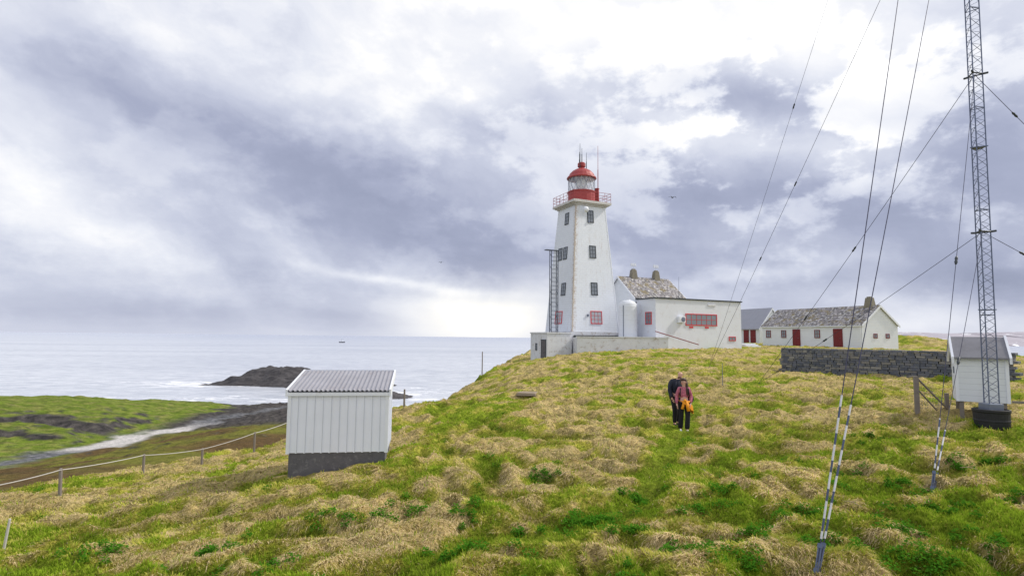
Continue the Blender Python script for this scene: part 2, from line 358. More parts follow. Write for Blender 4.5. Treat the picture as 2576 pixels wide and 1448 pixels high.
def groundmat():
    m,g,b=newmat('grass_ground'); a=g.n('ShaderNodeAttribute',attribute_name='tint').outputs['Color']
    p=g.n('ShaderNodeNewGeometry').outputs['Position']
    n1=g.noise(p,9,6,.7).outputs[0]; n2=g.noise(p,1.3,6,.65).outputs[0]; n3=g.noise(p,45,4,.7).outputs[0]
    c=g.mix(1,a,g.ramp(n1,[(.3,(.4,.4,.4,1)),(.5,(.95,.95,.95,1)),(.68,(1.45,1.4,1.3,1))]),'MULTIPLY')
    c=g.mix(1,c,g.ramp(n2,[(.3,(.65,.68,.63,1)),(.7,(1.3,1.25,1.25,1))]),'MULTIPLY')
    c=g.mix(1,c,g.ramp(n3,[(.3,(.7,.7,.7,1)),(.7,(1.25,1.25,1.25,1))]),'MULTIPLY')
    g.put(b.inputs['Base Color'],c); b.inputs['Roughness'].default_value=1; b.inputs['Specular IOR Level'].default_value=.05
    g.put(b.inputs['Normal'],g.bump(g.m('ADD',n1,g.m('MULTIPLY',n2,2)),.8,.15)); return m
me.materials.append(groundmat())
gr=bpy.data.objects.new('ground',me); COL.objects.link(gr); gr['kind']='structure'; top(gr,'grassy headland with straw tussocks and rocky shore','ground')
# ------------------------------------------------ grass blades
def blades(n,name):
    ty=rng.uniform(1/62,1/4.6,n); y=1/ty; x=rng.uniform(-1.02,1.02,n)*y
    h,sd,t,pd,tu=height(x,y,True); g=gmask(x,y,pd,tu)
    keep=(sd<1.5)&~((np.abs(x+4.45)<1.25)&(np.abs(y-15.15)<1.15))&~((np.abs(x-14)<.8)&(np.abs(y-17.6)<.8))&~((y>53.5)&(x>2)&(x<27))
    rr=rng.uniform(0,1,n)
    isg=rr<sst(.3,1,g)*.88+.05; isy=(~isg)&(rng.uniform(0,1,n)<sst(.0,.5,g)*.75+.12)
    keep&=rng.uniform(0,1,n)<np.where(pd<.22,.35,1)
    x,y,h,g,isg,isy,tu,pd=[a[keep] for a in(x,y,h,g,isg,isy,tu,pd)]; n=len(x)
    e=.15; gx=(tussock(x+e,y)-tussock(x-e,y))/(2*e); gy=(tussock(x,y+e)-tussock(x,y-e))/(2*e)
    ang0=np.pi*1.3*fbm(x*.35,y*.35,2)-np.pi/2
    fx=np.cos(ang0)*.4-gx*1.4; fy=np.sin(ang0)*.4-gy*1.4; ang=np.arctan2(fy,fx)+rng.normal(0,.6,n)
    ang=np.where(isg,rng.uniform(0,2*np.pi,n),ang)
    L=np.where(isg,rng.uniform(.03,.08,n),np.where(isy,rng.uniform(.04,.1,n),rng.uniform(.05,.15,n))); up=np.where(isg,rng.uniform(.5,1.1,n),np.where(isy,rng.uniform(.3,.9,n),rng.uniform(.06,.35,n)))
    w=(.0022+.0004*y)*rng.uniform(.7,1.5,n)
    dx=np.cos(ang);dy=np.sin(ang); px=-dy;py=dx
    slo=np.where(isg,0,(gx*dx+gy*dy)*.9)
    V=np.empty((n,5,3))
    f2=np.where(isg,.75,1.0)
    mx=x+dx*L*.45; my=y+dy*L*.45; mz=h+L*(up*.75+slo*.45); ex=x+dx*L*f2; ey=y+dy*L*f2; ez=h+L*(up*np.where(isg|isy,1.2,.35)+slo)
    V[:,0]=np.stack([x-px*w,y-py*w,h-.02],1); V[:,1]=np.stack([x+px*w,y+py*w,h-.02],1)
    V[:,2]=np.stack([mx+px*w*.8,my+py*w*.8,mz],1); V[:,3]=np.stack([mx-px*w*.8,my-py*w*.8,mz],1); V[:,4]=np.stack([ex,ey,ez],1)
    base=(np.arange(n)*5)[:,None]
    li=np.concatenate([base+np.array([[0,1,2,3]]),base+np.array([[3,2,4]])],1).ravel()
    ls=(np.arange(n)*7)[:,None]+np.array([[0,4]])
    r=rng.uniform(0,1,n); nn=np.clip(.5+.5*fbm(x*.9+30,y*.9,3),0,1)
    cs=mixc(np.tile(A3(.43,.33,.14),(n,1)),A3(.82,.67,.4),np.clip(.55*r+.5*nn,0,1)); cg=mixc(np.tile(A3(.14,.25,.015),(n,1)),A3(.38,.5,.045),np.clip(.6*r+.4*nn,0,1)); cy=mixc(np.tile(A3(.36,.36,.06),(n,1)),A3(.6,.56,.13),np.clip(.6*r+.4*nn,0,1))
    c=np.where(isg[:,None],cg,np.where(isy[:,None],cy,cs)); c=c*(1+np.clip(tu*1.4,-.35,.15))[:,None]; c=np.repeat(c,5,axis=0).reshape(n,5,3); c[:,:2]*=.68  # shade of the hollows painted into blade colours; blade roots darker
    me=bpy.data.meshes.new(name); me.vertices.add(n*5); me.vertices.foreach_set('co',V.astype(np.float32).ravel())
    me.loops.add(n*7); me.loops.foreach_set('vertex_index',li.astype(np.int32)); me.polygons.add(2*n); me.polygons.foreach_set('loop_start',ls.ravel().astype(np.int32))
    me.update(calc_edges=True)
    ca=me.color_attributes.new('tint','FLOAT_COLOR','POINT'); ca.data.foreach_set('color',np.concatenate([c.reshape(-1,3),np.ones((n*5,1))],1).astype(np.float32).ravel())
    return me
def leafmat(name,attr=True,col=None):
    m,g,b=newmat(name); p=g.n('ShaderNodeNewGeometry').outputs['Position']
    if attr: c=g.n('ShaderNodeAttribute',attribute_name='tint').outputs['Color']
    else: c=g.mix(g.noise(p,9,4,.6).outputs[0],c4([q*.45 for q in col]),c4([q*1.5 for q in col]))
    d=g.n('ShaderNodeBsdfDiffuse'); tr=g.n('ShaderNodeBsdfTranslucent'); g.put(d.inputs[0],c); g.put(tr.inputs[0],c)
    mx=g.n('ShaderNodeMixShader'); mx.inputs[0].default_value=.3; g.t.links.new(d.outputs[0],mx.inputs[1]); g.t.links.new(tr.outputs[0],mx.inputs[2])
    g.t.links.new(mx.outputs[0],g.t.nodes['Material Output'].inputs[0]); return m
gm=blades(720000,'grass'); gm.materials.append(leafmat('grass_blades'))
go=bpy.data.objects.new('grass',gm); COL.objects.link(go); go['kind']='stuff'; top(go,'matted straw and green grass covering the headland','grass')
# leafy green plants
mb=MB(); cl=[hit(*p) for p in [(1570,1245),(1750,1290),(2040,1300),(2305,1240),(1500,1320),(1540,1330),(550,1385),(1350,1210),(1180,1290),(2550,1270),(1880,1340),(2200,1110),(2150,1200),(1440,1325),(820,1300),(2100,1370),(1960,1300),(2400,1180),(2500,1170),(1830,1250),(1900,1425),(1180,1380),(1330,1350),(2250,1330),(2450,1400),(1710,1380),(700,1420),(250,1390),(960,1300),(2330,1420),(1040,1290),(1620,1340),(2370,1290)]]
pl=[]
for c in cl:
    for k in range(random.randint(5,12)): pl.append((c.x+random.gauss(0,.24),c.y+random.gauss(0,.15)))
for k in range(460):
    y=1/random.uniform(1/24,1/6); x=random.uniform(-.9,.92)*y
    gg=float(gmask(np.array([x]),np.array([y]),np.array([9.]),tussock(np.array([x]),np.array([y])))[0])
    if gg>.55 and (x>-1 or random.random()<.3): pl.append((x,y))
ph=height([p[0] for p in pl],[p[1] for p in pl])
for (x,y),z in zip(pl,ph):
    R=random.uniform(.07,.17)
    for k in range(75):
        a=random.uniform(0,6.28); r=R*math.sqrt(random.random()); zz=z+random.uniform(.03,.14)*(1.25-r/R)
        p=Vector((x+r*math.cos(a),y+r*math.sin(a),zz)); l=random.uniform(.025,.05); b=random.uniform(0,6.28); ti=random.uniform(-.3,.9)
        d=Vector((math.cos(b),math.sin(b),ti)).normalized()*l; s=Vector((-math.sin(b),math.cos(b),random.uniform(-.4,.4)))*l*.45
        mb.add([p,p+d*.5+s,p+d,p+d*.5-s],[(0,1,2,3)])
o=mb.make('leafy_ground_plants',leafmat('leafy_plants',False,(.07,.21,.016))); o['kind']='stuff'; top(o,'low dark green leafy plants among the grass','plants')
# ------------------------------------------------ sea
def seamat():
    m,g,b=newmat('sea_water'); p=g.n('ShaderNodeNewGeometry').outputs['Position']; x,y,z=g.sep(p)
    pv=g.comb(g.m('MULTIPLY',x,.45),y,0)
    w1=g.noise(pv,.12,5,.55,.4).outputs[0]; w2=g.noise(pv,.9,4,.6).outputs[0]; w3=g.noise(g.comb(g.m('MULTIPLY',x,.25),y,0),.006,4,.55,.5).outputs[0]
    c=g.mix(g.mr(w3,.35,.65),(.5,.53,.6,1),(.63,.66,.72,1))  # broad mild tone noise paints cloud shadows into the water colour
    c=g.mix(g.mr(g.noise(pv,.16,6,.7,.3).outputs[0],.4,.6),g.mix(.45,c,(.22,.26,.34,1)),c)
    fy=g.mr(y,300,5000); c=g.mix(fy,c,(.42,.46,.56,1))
    d=g.m('SQRT',g.m('ADD',g.m('POWER',g.m('DIVIDE',g.m('ADD',x,150),58),2),g.m('POWER',g.m('DIVIDE',g.m('SUBTRACT',y,278),28),2)))
    d2=g.m('SQRT',g.m('ADD',g.m('POWER',g.m('DIVIDE',g.m('ADD',x,45),30),2),g.m('POWER',g.m('DIVIDE',g.m('SUBTRACT',y,235),45),2)))
    d3=g.m('SQRT',g.m('ADD',g.m('POWER',g.m('DIVIDE',g.m('ADD',x,100),70),2),g.m('POWER',g.m('DIVIDE',g.m('SUBTRACT',y,214),14),2)))
    msk=g.m('MAXIMUM',g.mr(d,.3,1,1,0),g.m('MAXIMUM',g.m('MULTIPLY',g.mr(d2,.4,1,1,0),.7),g.m('MULTIPLY',g.mr(d3,.4,1,1,0),.7)))
    fn=g.noise(g.comb(g.m('MULTIPLY',x,.35),y,0),.15,8,.7,1.2).outputs[0]
    fo=g.m('MULTIPLY',g.mr(g.m('MULTIPLY_ADD',msk,.15,fn),.62,.71),g.mr(msk,0,.25))
    c=g.mix(fo,c,(.92,.93,.95,1))
    g.put(b.inputs['Base Color'],c); g.put(b.inputs['Roughness'],g.mr(fo,0,1,.26,.9)); b.inputs['IOR'].default_value=1.33
    g.put(b.inputs['Normal'],g.bump(g.m('MULTIPLY_ADD',w1,3.0,g.m('MULTIPLY',w2,.5)),.8,.8)); return m
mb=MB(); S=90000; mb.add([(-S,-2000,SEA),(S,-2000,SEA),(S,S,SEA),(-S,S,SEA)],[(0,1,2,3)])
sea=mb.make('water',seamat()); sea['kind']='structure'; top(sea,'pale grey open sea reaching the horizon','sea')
M_rock=mat('shore_rock',(.085,.08,.085),.95,.6,.35,(.022,.022,.025),.85,1,1.2)
def islet(name,cx,cy,ax,ay,hh,seed,label):
    n=110; gx=np.linspace(-1.3,1.3,n); GX,GY=np.meshgrid(gx,gx); a=GX.ravel();b=GY.ravel()
    r=np.hypot(a,b)+.28*fbm(a*1.6+seed,b*1.6,3)
    z=hh*(1-sst(.0,1.05,r))*(1+.25*fbm(a*3+seed,b*3,4))+ .1*hh*fbm(a*9,b*9+seed,4)-.06*hh-1.2*sst(.9,1.2,r)
    me=bpy.data.meshes.new(name); q=[(j*n+i,j*n+i+1,(j+1)*n+i+1,(j+1)*n+i) for j in range(n-1) for i in range(n-1)]
    me.from_pydata(np.stack([a*ax,b*ay,z],1).tolist(),[],q); me.materials.append(M_rock)
    o=bpy.data.objects.new(name,me); o.location=(cx,cy,SEA); COL.objects.link(o); o['kind']='structure'; top(o,label,'rock island'); return o
islet('rocky_island',-108,280,42,18,9.0,3,'dark bare rock island with surf around it')
islet('rocky_island',-84,280,30,14,6.4,21,'dark low rock shoulder beside the island')
islet('shore_rocks',-48,228,9,12,2.2,8,'low dark skerry awash at the shore')
islet('shore_rocks',-60,215,9,6,2.0,28,'low dark skerry at the beach edge')
def hillmat():
    m,g,b=newmat('distant_hills'); p=g.n('ShaderNodeNewGeometry').outputs['Position']
    n=g.noise(p,.004,5,.6).outputs[0]; s=g.noise(p,.009,6,.6).outputs[0]
    c=g.mix(n,(.3,.28,.33,1),(.42,.4,.45,1)); c=g.mix(g.mr(s,.6,.64),c,(.75,.77,.82,1)); g.put(b.inputs['Base Color'],c); b.inputs['Roughness'].default_value=1; return m  # distance haze is put into the pale hill colours
n=160; xs=np.linspace(2650,8000,n); vs=[];fs=[]
for k in range(n):
    hgt=108*float(sst(2500,3700,xs[k]))*(1+.3*float(fbm(np.array([xs[k]*.0016]),np.array([.3]),4)[0]))
    for j,(yy,f) in enumerate([(4100,-.1),(4300,.35),(4700,.75),(5200,1),(6500,.9)]): vs.append((xs[k]+120*float(pn(np.array([k*.3]),np.array([j*.7]))[0]),yy,SEA+hgt*f))
for k in range(n-1):
    for j in range(4): a=k*5+j; fs.append((a,a+5,a+6,a+1))
o=MB().add(vs,fs).make('hills',hillmat(),smooth=True); o['kind']='structure'; top(o,'low bare hills with snow patches across the water','hills')
# ------------------------------------------------ windows
def window(parent,M,w,h,fm,nxp=2,nzp=3,bar=.03,fr=.07,name='window',gl=None):
    mb=MB(); d0,d1=-.05,.03
    mb.box(-w/2,w/2,d0,d1,h/2-fr,h/2).box(-w/2,w/2,d0-.02,d1,-h/2,-h/2+fr).box(-w/2,-w/2+fr,d0,d1,-h/2+fr,h/2-fr).box(w/2-fr,w/2,d0,d1,-h/2+fr,h/2-fr)
    iw=w-2*fr; ih=h-2*fr
    for i in range(1,nxp): x=-iw/2+iw*i/nxp; mb.box(x-bar/2,x+bar/2,d0+.01,0,-ih/2,ih/2)
    for j in range(1,nzp):
        z=-ih/2+ih*j/nzp
        for i in range(nxp):
            a=-iw/2+iw*i/nxp+(bar/2 if i else 0); b=-iw/2+iw*(i+1)/nxp-(bar/2 if i<nxp-1 else 0); mb.box(a,b,d0+.012,0,z-bar/2,z+bar/2)
    o=mb.make(name,fm,parent); o.matrix_local=M
    MB().box(-iw/2,iw/2,-.022,-.004,-ih/2,ih/2).make('window_glass',gl or M_glass,o)
    return o
def door(parent,M,w,h,m,fm=None):
    mb=MB(); mb.box(-w/2,w/2,-.035,.02,0,h)
    for k in range(4): x=-w/2+w*(k+.5)/4; mb.box(x-w/10,x+w/10,-.05,-.035,.06,h-.06)
    o=mb.make('door',m,parent,bevel=.004); o.matrix_local=M
    MB().tube((w*.36,-.05,h*.48),(w*.36,-.12,h*.48),.018).tube((w*.36,-.11,h*.48),(w*.2,-.11,h*.48),.014).make('door_handle',M_steel,o)
    f=MB(); t=.08; f.box(-w/2-t,-w/2,-.06,.02,0,h+t).box(w/2,w/2+t,-.06,.02,0,h+t).box(-w/2,w/2,-.06,.02,h,h+t); f.make('door_frame',fm or m,o)
    return o
def TM(x,y,z,rz=0,rx=0): return Matrix.Translation((x,y,z))@Matrix.Rotation(rz,4,'Z')@Matrix.Rotation(rx,4,'X')
# ------------------------------------------------ lighthouse
AL=math.radians(24.5); HB,HT=2.875,1.85; Z0=.65; ZT=14.1; TK=(HB-HT)/(ZT-Z0)
LC=Vector((7.58,61.8,Z0)); lh=empty('lighthouse',LC,AL,'tall white tapering wooden lighthouse with red lantern','lighthouse')
zt=ZT-Z0; tilt=math.atan(TK)
def hf(z): return HB-TK*z
mb=MB(); vs=[];ns=28
for k in range(ns+1):
    z=zt*k/ns; a=hf(z); vs+=[(-a,-a,z),(a,-a,z),(a,a,z),(-a,a,z)]
fs=[(k*4+i,k*4+(i+1)%4,k*4+4+(i+1)%4,k*4+4+i) for k in range(ns) for i in range(4)]
mb.add(vs,fs).make('tower_wall',M_tower,lh)
M_trim=mat('rusty_corner_trim',(.56,.5,.43),.7,.4,1.6,(.3,.16,.08),.8,.2,12)
for sx,sy in((-1,-1),(1,-1),(1,1),(-1,1)):
    a=HB+.02;b=HT+.02; w=.09
    v=[]
    for (q,z) in((a,0),(b,zt)):
        cx,cy=sx*q,sy*q; v+=[(cx-w*sx*1.0,cy,z),(cx,cy,z),(cx,cy-w*sy,z),(cx-w*sx,cy-w*sy,z)]
    MB().add(v,[(0,1,5,4),(1,2,6,5),(2,3,7,6),(3,0,4,7)]).make('corner_board',M_trim if (sx,sy)==(-1,-1) else M_white,lh)
def fwin(x,z,w,h,fm,nxp=2,nzp=3,gl=None): window(lh,TM(x,-hf(z)-.005,z,0,-tilt),w,h,fm,nxp,nzp,fr=.08,gl=gl)
def lwin(y,z,w,h,fm,nxp=2,nzp=3,gl=None): window(lh,TM(-hf(z)-.005,y,z,-math.pi/2,-tilt),w,h,fm,nxp,nzp,fr=.08,gl=gl)
fwin(-.1,12.3,.78,1.35,M_dark); fwin(0,8.45,.8,1.35,M_dark); fwin(0,4.5,.8,1.35,M_dark); fwin(.1,1.5,1.4,1.35,M_redw,3,3,M_glassp)
lwin(-.2,12.2,.8,1.3,M_dark); lwin(-.35,8.4,.85,1.35,M_dark); lwin(.75,8.4,.85,1.35,M_dark); lwin(-.5,4.5,.9,1.35,M_dark); lwin(.1,1.5,1.5,1.35,M_redw,3,3,M_glassp)
mb=MB(); G=HT+.5
mb.box(-HT-.12,HT+.12,-HT-.12,HT+.12,zt-.02,zt+.12).box(-HT-.3,HT+.3,-HT-.3,HT+.3,zt+.12,zt+.24).box(-G,G,-G,G,zt+.24,zt+.5)
mb.make('gallery_deck',mat('deck_paint',(.62,.61,.6),.7,.3,3,(.3,.17,.09),.8),lh,bevel=.01)
mb=MB(); zd=zt+.5; g2=G-.06
for i in range(7):
    q=-g2+2*g2*i/6
    for p in((q,-g2),(q,g2),(-g2,q),(g2,q)): mb.tube((p[0],p[1],zd),(p[0],p[1],zd+1.0),.022,n=6)
for hz in(.35,.68,1.0):
    for a,b in(((-g2,-g2),(g2,-g2)),((g2,-g2),(g2,g2)),((g2,g2),(-g2,g2)),((-g2,g2),(-g2,-g2))): mb.tube((a[0],a[1],zd+hz),(b[0],b[1],zd+hz),.02,n=6)
mb.make('gallery_railing',M_red,lh)
R=1.5
ln=MB().lathe([(R+.06,zd),(R+.06,zd+.08),(R,zd+.1),(R,zd+1.3),(R+.08,zd+1.33),(R+.08,zd+1.43)],16).make('lantern_base',M_red,lh)
MB().lathe([(R-.06,zd+1.43),(R-.06,zd+2.9)],16).make('lantern_glazing',M_lglass,lh)
mb=MB(); z0=zd+1.43;z1=zd+2.9;n=16;rr=R-.03
for i in range(n):
    a0=2*math.pi*i/n;
    for s in(1,-1):
        a1=a0+s*2*math.pi/n
        am=(a0+a1)/2
        P=lambda a,z:(rr*math.cos(a),rr*math.sin(a),z)
        mb.tube(P(a0,z0),P(am,(z0+z1)/2),.015,n=5).tube(P(am,(z0+z1)/2),P(a1,z1),.015,n=5)
mb.make('lantern_lattice',M_steel,lh)
MB().lathe([(.38,zd+.9),(.38,zd+1.5),(.5,zd+1.6),(.62,zd+1.8),(.66,zd+2.2),(.6,zd+2.6),(.45,zd+2.8),(.2,zd+2.88)],16).make('lamp_lens',mat('fresnel_lens',(.75,.78,.8),.15,.2,8,None,0,.5,60),lh,smooth=True)
zr=zd+2.9
MB().lathe([(R+.12,zr),(R+.16,zr+.06),(R+.12,zr+.18),(R*.98,zr+.3),(R*.88,zr+.6),(R*.68,zr+.9),(R*.45,zr+1.1),(R*.28,zr+1.2),(.3,zr+1.3),(.3,zr+1.36)],20).make('lantern_roof',M_red,lh)
MB().lathe([(.27,zr+1.36),(.44,zr+1.42),(.44,zr+1.78),(.32,zr+1.9),(.12,zr+1.96)],14).make('roof_vent',M_red,lh)
MB().lathe([(.26,zd),(.26,zd+1.9),(.3,zd+1.95),(.3,zd+2.0)],12,(1.78,-.3,0)).make('red_exhaust_pipe',M_red,lh)
for (x,y,z0,z1) in((1.75,-.6,zd,zd+6.8),(-.45,-.4,zr+.9,zr+3.9),(.1,.1,zr+1.9,zr+3.6),(.75,.2,zr+.6,zr+3.2),(-.1,.3,zr+1,zr+3.2)):
    MB().tube((x,y,z0),(x,y,z0+(z1-z0)*.6),.05,.045,6).tube((x,y,z0+(z1-z0)*.6),(x,y,z1),.028,.02,5).make('antenna',M_red if z0==zd else M_dark,lh)
o=MB().lathe([(.0,0),(.3,.02),(.33,.12),(.22,.3),(.1,.36)],14).make('fog_horn',M_white,lh,smooth=True); o.matrix_local=TM(-.95,-HT-.5,zt-.55,0,math.pi/2)
for (x,z) in((-.95,1.7),(-.35,11.7)): MB().box(x-.09,x+.09,-hf(z)-.14,-hf(z)+.02,z-.12,z+.12).make('wall_lamp',M_steel,lh,bevel=.01)
MB().box(-HB-.12,HB+.12,-HB-.12,HB+.12,-.56,-.02).make('stone_plinth',M_conc,lh,bevel=.02)
mb=MB(); 
for i in range(26): x=-HB+.15+i*.235; mb.box(x,x+.15,-HB-.95,-HB-.14,-.42,-.36)
mb.box(-HB,HB+.3,-HB-.9,-HB-.82,-.55,-.43).box(-HB,HB+.3,-HB-.3,-HB-.2,-.55,-.43); mb.make('slatted_walkway',M_dark,lh)
# ---- terrace
tb=empty('terrace_wall',(6.2,54,-1.8),0,'whitewashed concrete terrace supporting the lighthouse','terrace')
pol=[(6.2,54),(15.1,55),(15.4,57.2),(13.2,59.5),(15,64),(10,68),(2.5,66),(2.4,59.5),(6.0,57.5)]
MB().prism([(a-6.2,b-54) for a,b in pol],-3.6,1.88).make('terrace_base',M_conc,tb)
MB().prism([(a-6.2,b-54) for a,b in [(6.1,53.9),(15.2,54.9),(15.2,55.15),(6.1,54.15)]],1.885,1.98).make('coping',M_conc,tb)
ba=empty('base_block',(3.46,55,-2.3),AL,'whitewashed concrete entrance block below the lighthouse with door','building')
MB().box(0,2.7,0,3.6,-3.0,2.72).make('wall',M_conc,ba)
MB().box(-.07,2.75,-.07,3.65,2.72,2.84).make('flat_roof',M_conc,ba)
door(ba,TM(0,.75,.1,-math.pi/2),.85,1.95,M_grey,M_dark)
window(ba,TM(0,2.3,1.4,-math.pi/2),.35,.7,M_dark,1,2)
# ladder frame
g=sv(1393,836,57.5); lf=empty('steel_ladder_frame',g,AL,'dark grey steel ladder tower standing against the lighthouse','ladder')
hL=8.3
for x in(-.38,.38):
    for y in(-.15,.2): MB().tube((x,y,-.6),(x,y,hL),.045,n=6).make('upright_post',M_ladder,lf)
k=0
while k*.42<hL-.2:
    z=k*.42+.1; mb=MB().tube((-.38,-.15,z),(.38,-.15,z),.03,n=5)
    if k%3==0: mb.tube((-.38,-.15,z),(-.38,.2,z+.4),.02,n=5).tube((.38,-.15,z),(.38,.2,z+.4),.02,n=5)
    mb.make('rung',M_ladder,lf); k+=1
MB().box(-1.0,.5,-.2,.25,hL,hL+.07).make('top_platform',M_ladder,lf)
# ---- tank
t=empty('water_tank',(11.75,57.6,.12),0,'white domed vertical water tank beside the flat-roofed annex','tank')
pr=[(.92,0),(.94,.05)]
for k in range(6): z=.3+k*.48; pr+=[(.94,z),(.955,z+.03),(.955,z+.07),(.94,z+.1)]
pr+=[(.94,3.1),(.87,3.4),(.66,3.62),(.35,3.74),(.28,3.76),(.28,3.86),(.0,3.87)]
MB().lathe(pr,32).make('tank_shell',M_tank,t,smooth=False); MB().tube((-.6,-.75,.1),(-.6,-.75,3.2),.04).make('downpipe',M_steel,t)
# ---- annex flat roof
AN=math.atan2(5,10.44); an=empty('flat_roofed_annex',(14.16,56,-1.2),AN,'white flat-roofed masonry annex with red-framed windows','building')
L=11.55;zt2=sv(1650,750,56).z+1.2; 
MB().box(0,L,0,2.9,-1.2,zt2).box(3,L,2.9,7,-1.2,zt2-.02).make('wall',M_conc2,an)
MB().box(-.12,L+.12,-.12,3.0,zt2,zt2+.12).box(2.9,L+.12,3.0,7.1,zt2,zt2+.1).make('flat_roof',M_dark,an)
def ax(u): tx=(sv(u,800,1).x); return (tx*56-14.16)/(math.cos(AN)-tx*math.sin(AN))
def az_(u,v): s=ax(u); d=56+s*math.sin(AN); return sv(u,v,d).z+1.2
def wbox(u0,u1,v0,v1): 
    a,b=ax(u0),ax(u1); return (a+b)/2,(az_(u0,v0)+az_(u0,v1))/2,b-a,az_(u0,v0)-az_(u0,v1)
x,z,w,h=wbox(1724,1803,788,818); window(an,TM(x,-.01,z),w,h,M_redw,6,2,.04,.09)
for q in(.5,2.6): MB().box(x-w/2+q,x-w/2+q+.48,-.06,0,z-h/2-.26,z-h/2-.08).make('wall_vent',M_redw,an)
x,z,w,h=wbox(1832,1849,846,857); window(an,TM(x,-.01,z),w,h,M_redw,2,1,.04,.07,'vent_window')
window(an,TM(-.01,1.05,(sv(1630,800,57).z+1.2),-math.pi/2),.95,1.25,M_redw,2,3)
x,z,w,h=wbox(1703,1719,795,811); MB().box(x-.4,x+.4,-.35,-.02,z-.32,z+.32).make('air_conditioner',M_white,an,bevel=.02)
MB().lathe([(.24,0),(.24,.03),(.05,.04)],16).make('fan_grille',M_steel,an).matrix_local=TM(x+.08,-.36,z,0,math.pi/2)
MB().box(ax(1781),ax(1800),-.08,0,az_(1781,769),az_(1781,764)).make('name_board',M_conc,an)
MB().tube((-.3,-.3,az_(1650,833)),(ax(1740),-.9,az_(1740,866)),.045).make('handrail',M_reddoor,an)
MB().tube((ax(1743),2,zt2),(ax(1743),2,zt2+2.6),.03,.012,5).make('antenna',M_steel,an)
# ---- gabled houses
def gable(name,loc,rz,L,W,hw,hr,rm,wm,label,cat='house',ov=.25,base=1.2):
    e=empty(name,loc,rz,label,cat)
    MB().extr([(0,-base),(W,-base),(W,hw),(W/2,hr),(0,hw)],'x',0,L).make('wall',wm,e)
    k=(hr-hw)/(W/2); th=.1
    pr=[(-ov,hw-k*ov+.02),(W/2,hr+.02),(W+ov,hw-k*ov+.02),(W+ov,hw-k*ov+.02+th),(W/2,hr+.02+th*1.2),(-ov,hw-k*ov+.02+th)]
    r=MB().extr(pr,'x',-.15,L+.15).make('roof',rm,e)
    for x0,x1 in((-.2,-.152),(L+.152,L+.2)):
        MB().extr([(-ov-.02,hw-k*ov-.14),(W/2,hr-.14),(W+ov+.02,hw-k*ov-.14),(W+ov+.02,hw-k*ov+.1),(W/2,hr+.12),(-ov-.02,hw-k*ov+.1)],'x',x0,x1).make('barge_board',M_white,e)
    return e,r
def chimney(r,x,y,z,h=1.1,w=.5):
    a=w;b=w*.62
    c=MB().add([(x-a,y-a*.8,z-.5),(x+a,y-a*.8,z-.5),(x+a,y+a*.8,z-.5),(x-a,y+a*.8,z-.5),(x-b,y-b*.8,z+h),(x+b,y-b*.8,z+h),(x+b,y+b*.8,z+h),(x-b,y+b*.8,z+h)],[(0,3,2,1),(4,5,6,7),(0,1,5,4),(1,2,6,5),(2,3,7,6),(3,0,4,7)]).box(x-b*.7,x+b*.7,y-b*.6,y+b*.6,z+h,z+h+.12).make('chimney',M_chim,r,bevel=.05); return c
sx,sy=14.1,65.1; base=-1.0; hw=4.75-base; hr=7.35-base
dw,r=gable('slate_roofed_dwelling',(sx,sy,base),AL,7.4,6.4,hw,hr,M_slate,M_side2,'white wooden house with lichen-covered stone slate roof')
chimney(r,2.2,3.2,hr,1.0,.5); chimney(r,5.6,3.2,hr,1.0,.5)
for x in(2.2,5.6):
    mb=MB(); z=hr+1.1; mb.tube((x,3.2,z),(x,3.2,z+.6),.03,n=5)
    for a in(-.28,0,.28): mb.box(x+a-.06,x+a+.06,3.1,3.3,z+.35,z+.7)
    mb.make('roof_antenna',M_white,r)
window(dw,TM(-.01,1.3,3.9,-math.pi/2),.9,1.1,M_redw,2,2)
lx,ly=33.0,75.0; rz=math.atan2(-13,5.1); Lh=13.97; base=-.75
lo,r=gable('long_low_house',(lx,ly,base),rz,Lh,5.7,2.55,4.65,M_slate,M_side,'long low white house with stone slate roof and dark red doors',ov=.15)
chimney(r,12.9,2.85,4.65,1.0,.55)
for s in(.073,.248,.597): window(lo,TM(s*Lh,-.01,1.55),.75,.95,M_reddoor,2,2)
for s in(.386,.791): door(lo,TM(s*Lh,-.01,.1),.95 if s<.5 else 1.0,1.95,M_reddoor)
for s in(.36,.7): window(lo,TM(Lh+.01,s*5.7,1.35,math.pi/2),.6,.5,M_reddoor,2,1)
MB().box(-.02,Lh+.02,-.05,-.005,-.3,.08).make('plinth',M_conc,lo)
MB().tube((-.1,-.22,2.42),(Lh+.1,-.22,2.42),.06).tube((Lh-.1,-.1,2.4),(Lh-.1,-.08,.1),.04).make('rain_gutter',M_white,lo)
ob_,r=gable('small_outbuilding',(32.4,85.8,-.75),rz,6.4,4.6,2.5,5.2,M_greyroof,M_side,'small white outbuilding with grey sheet roof and red doors')
for s in(3.9,5.2): door(ob_,TM(s,-.01,.3),.8,1.8,M_reddoor)
st=empty('stone_steps',sv(1880,872,66),AL,'low concrete steps beside the annex','steps')
MB().box(0,2.2,0,.4,-.4,.12).box(0,2.2,.4,.8,-.4,.26).box(0,2.2,.8,1.4,-.4,.4).make('step_treads',M_conc,st,bevel=.02)
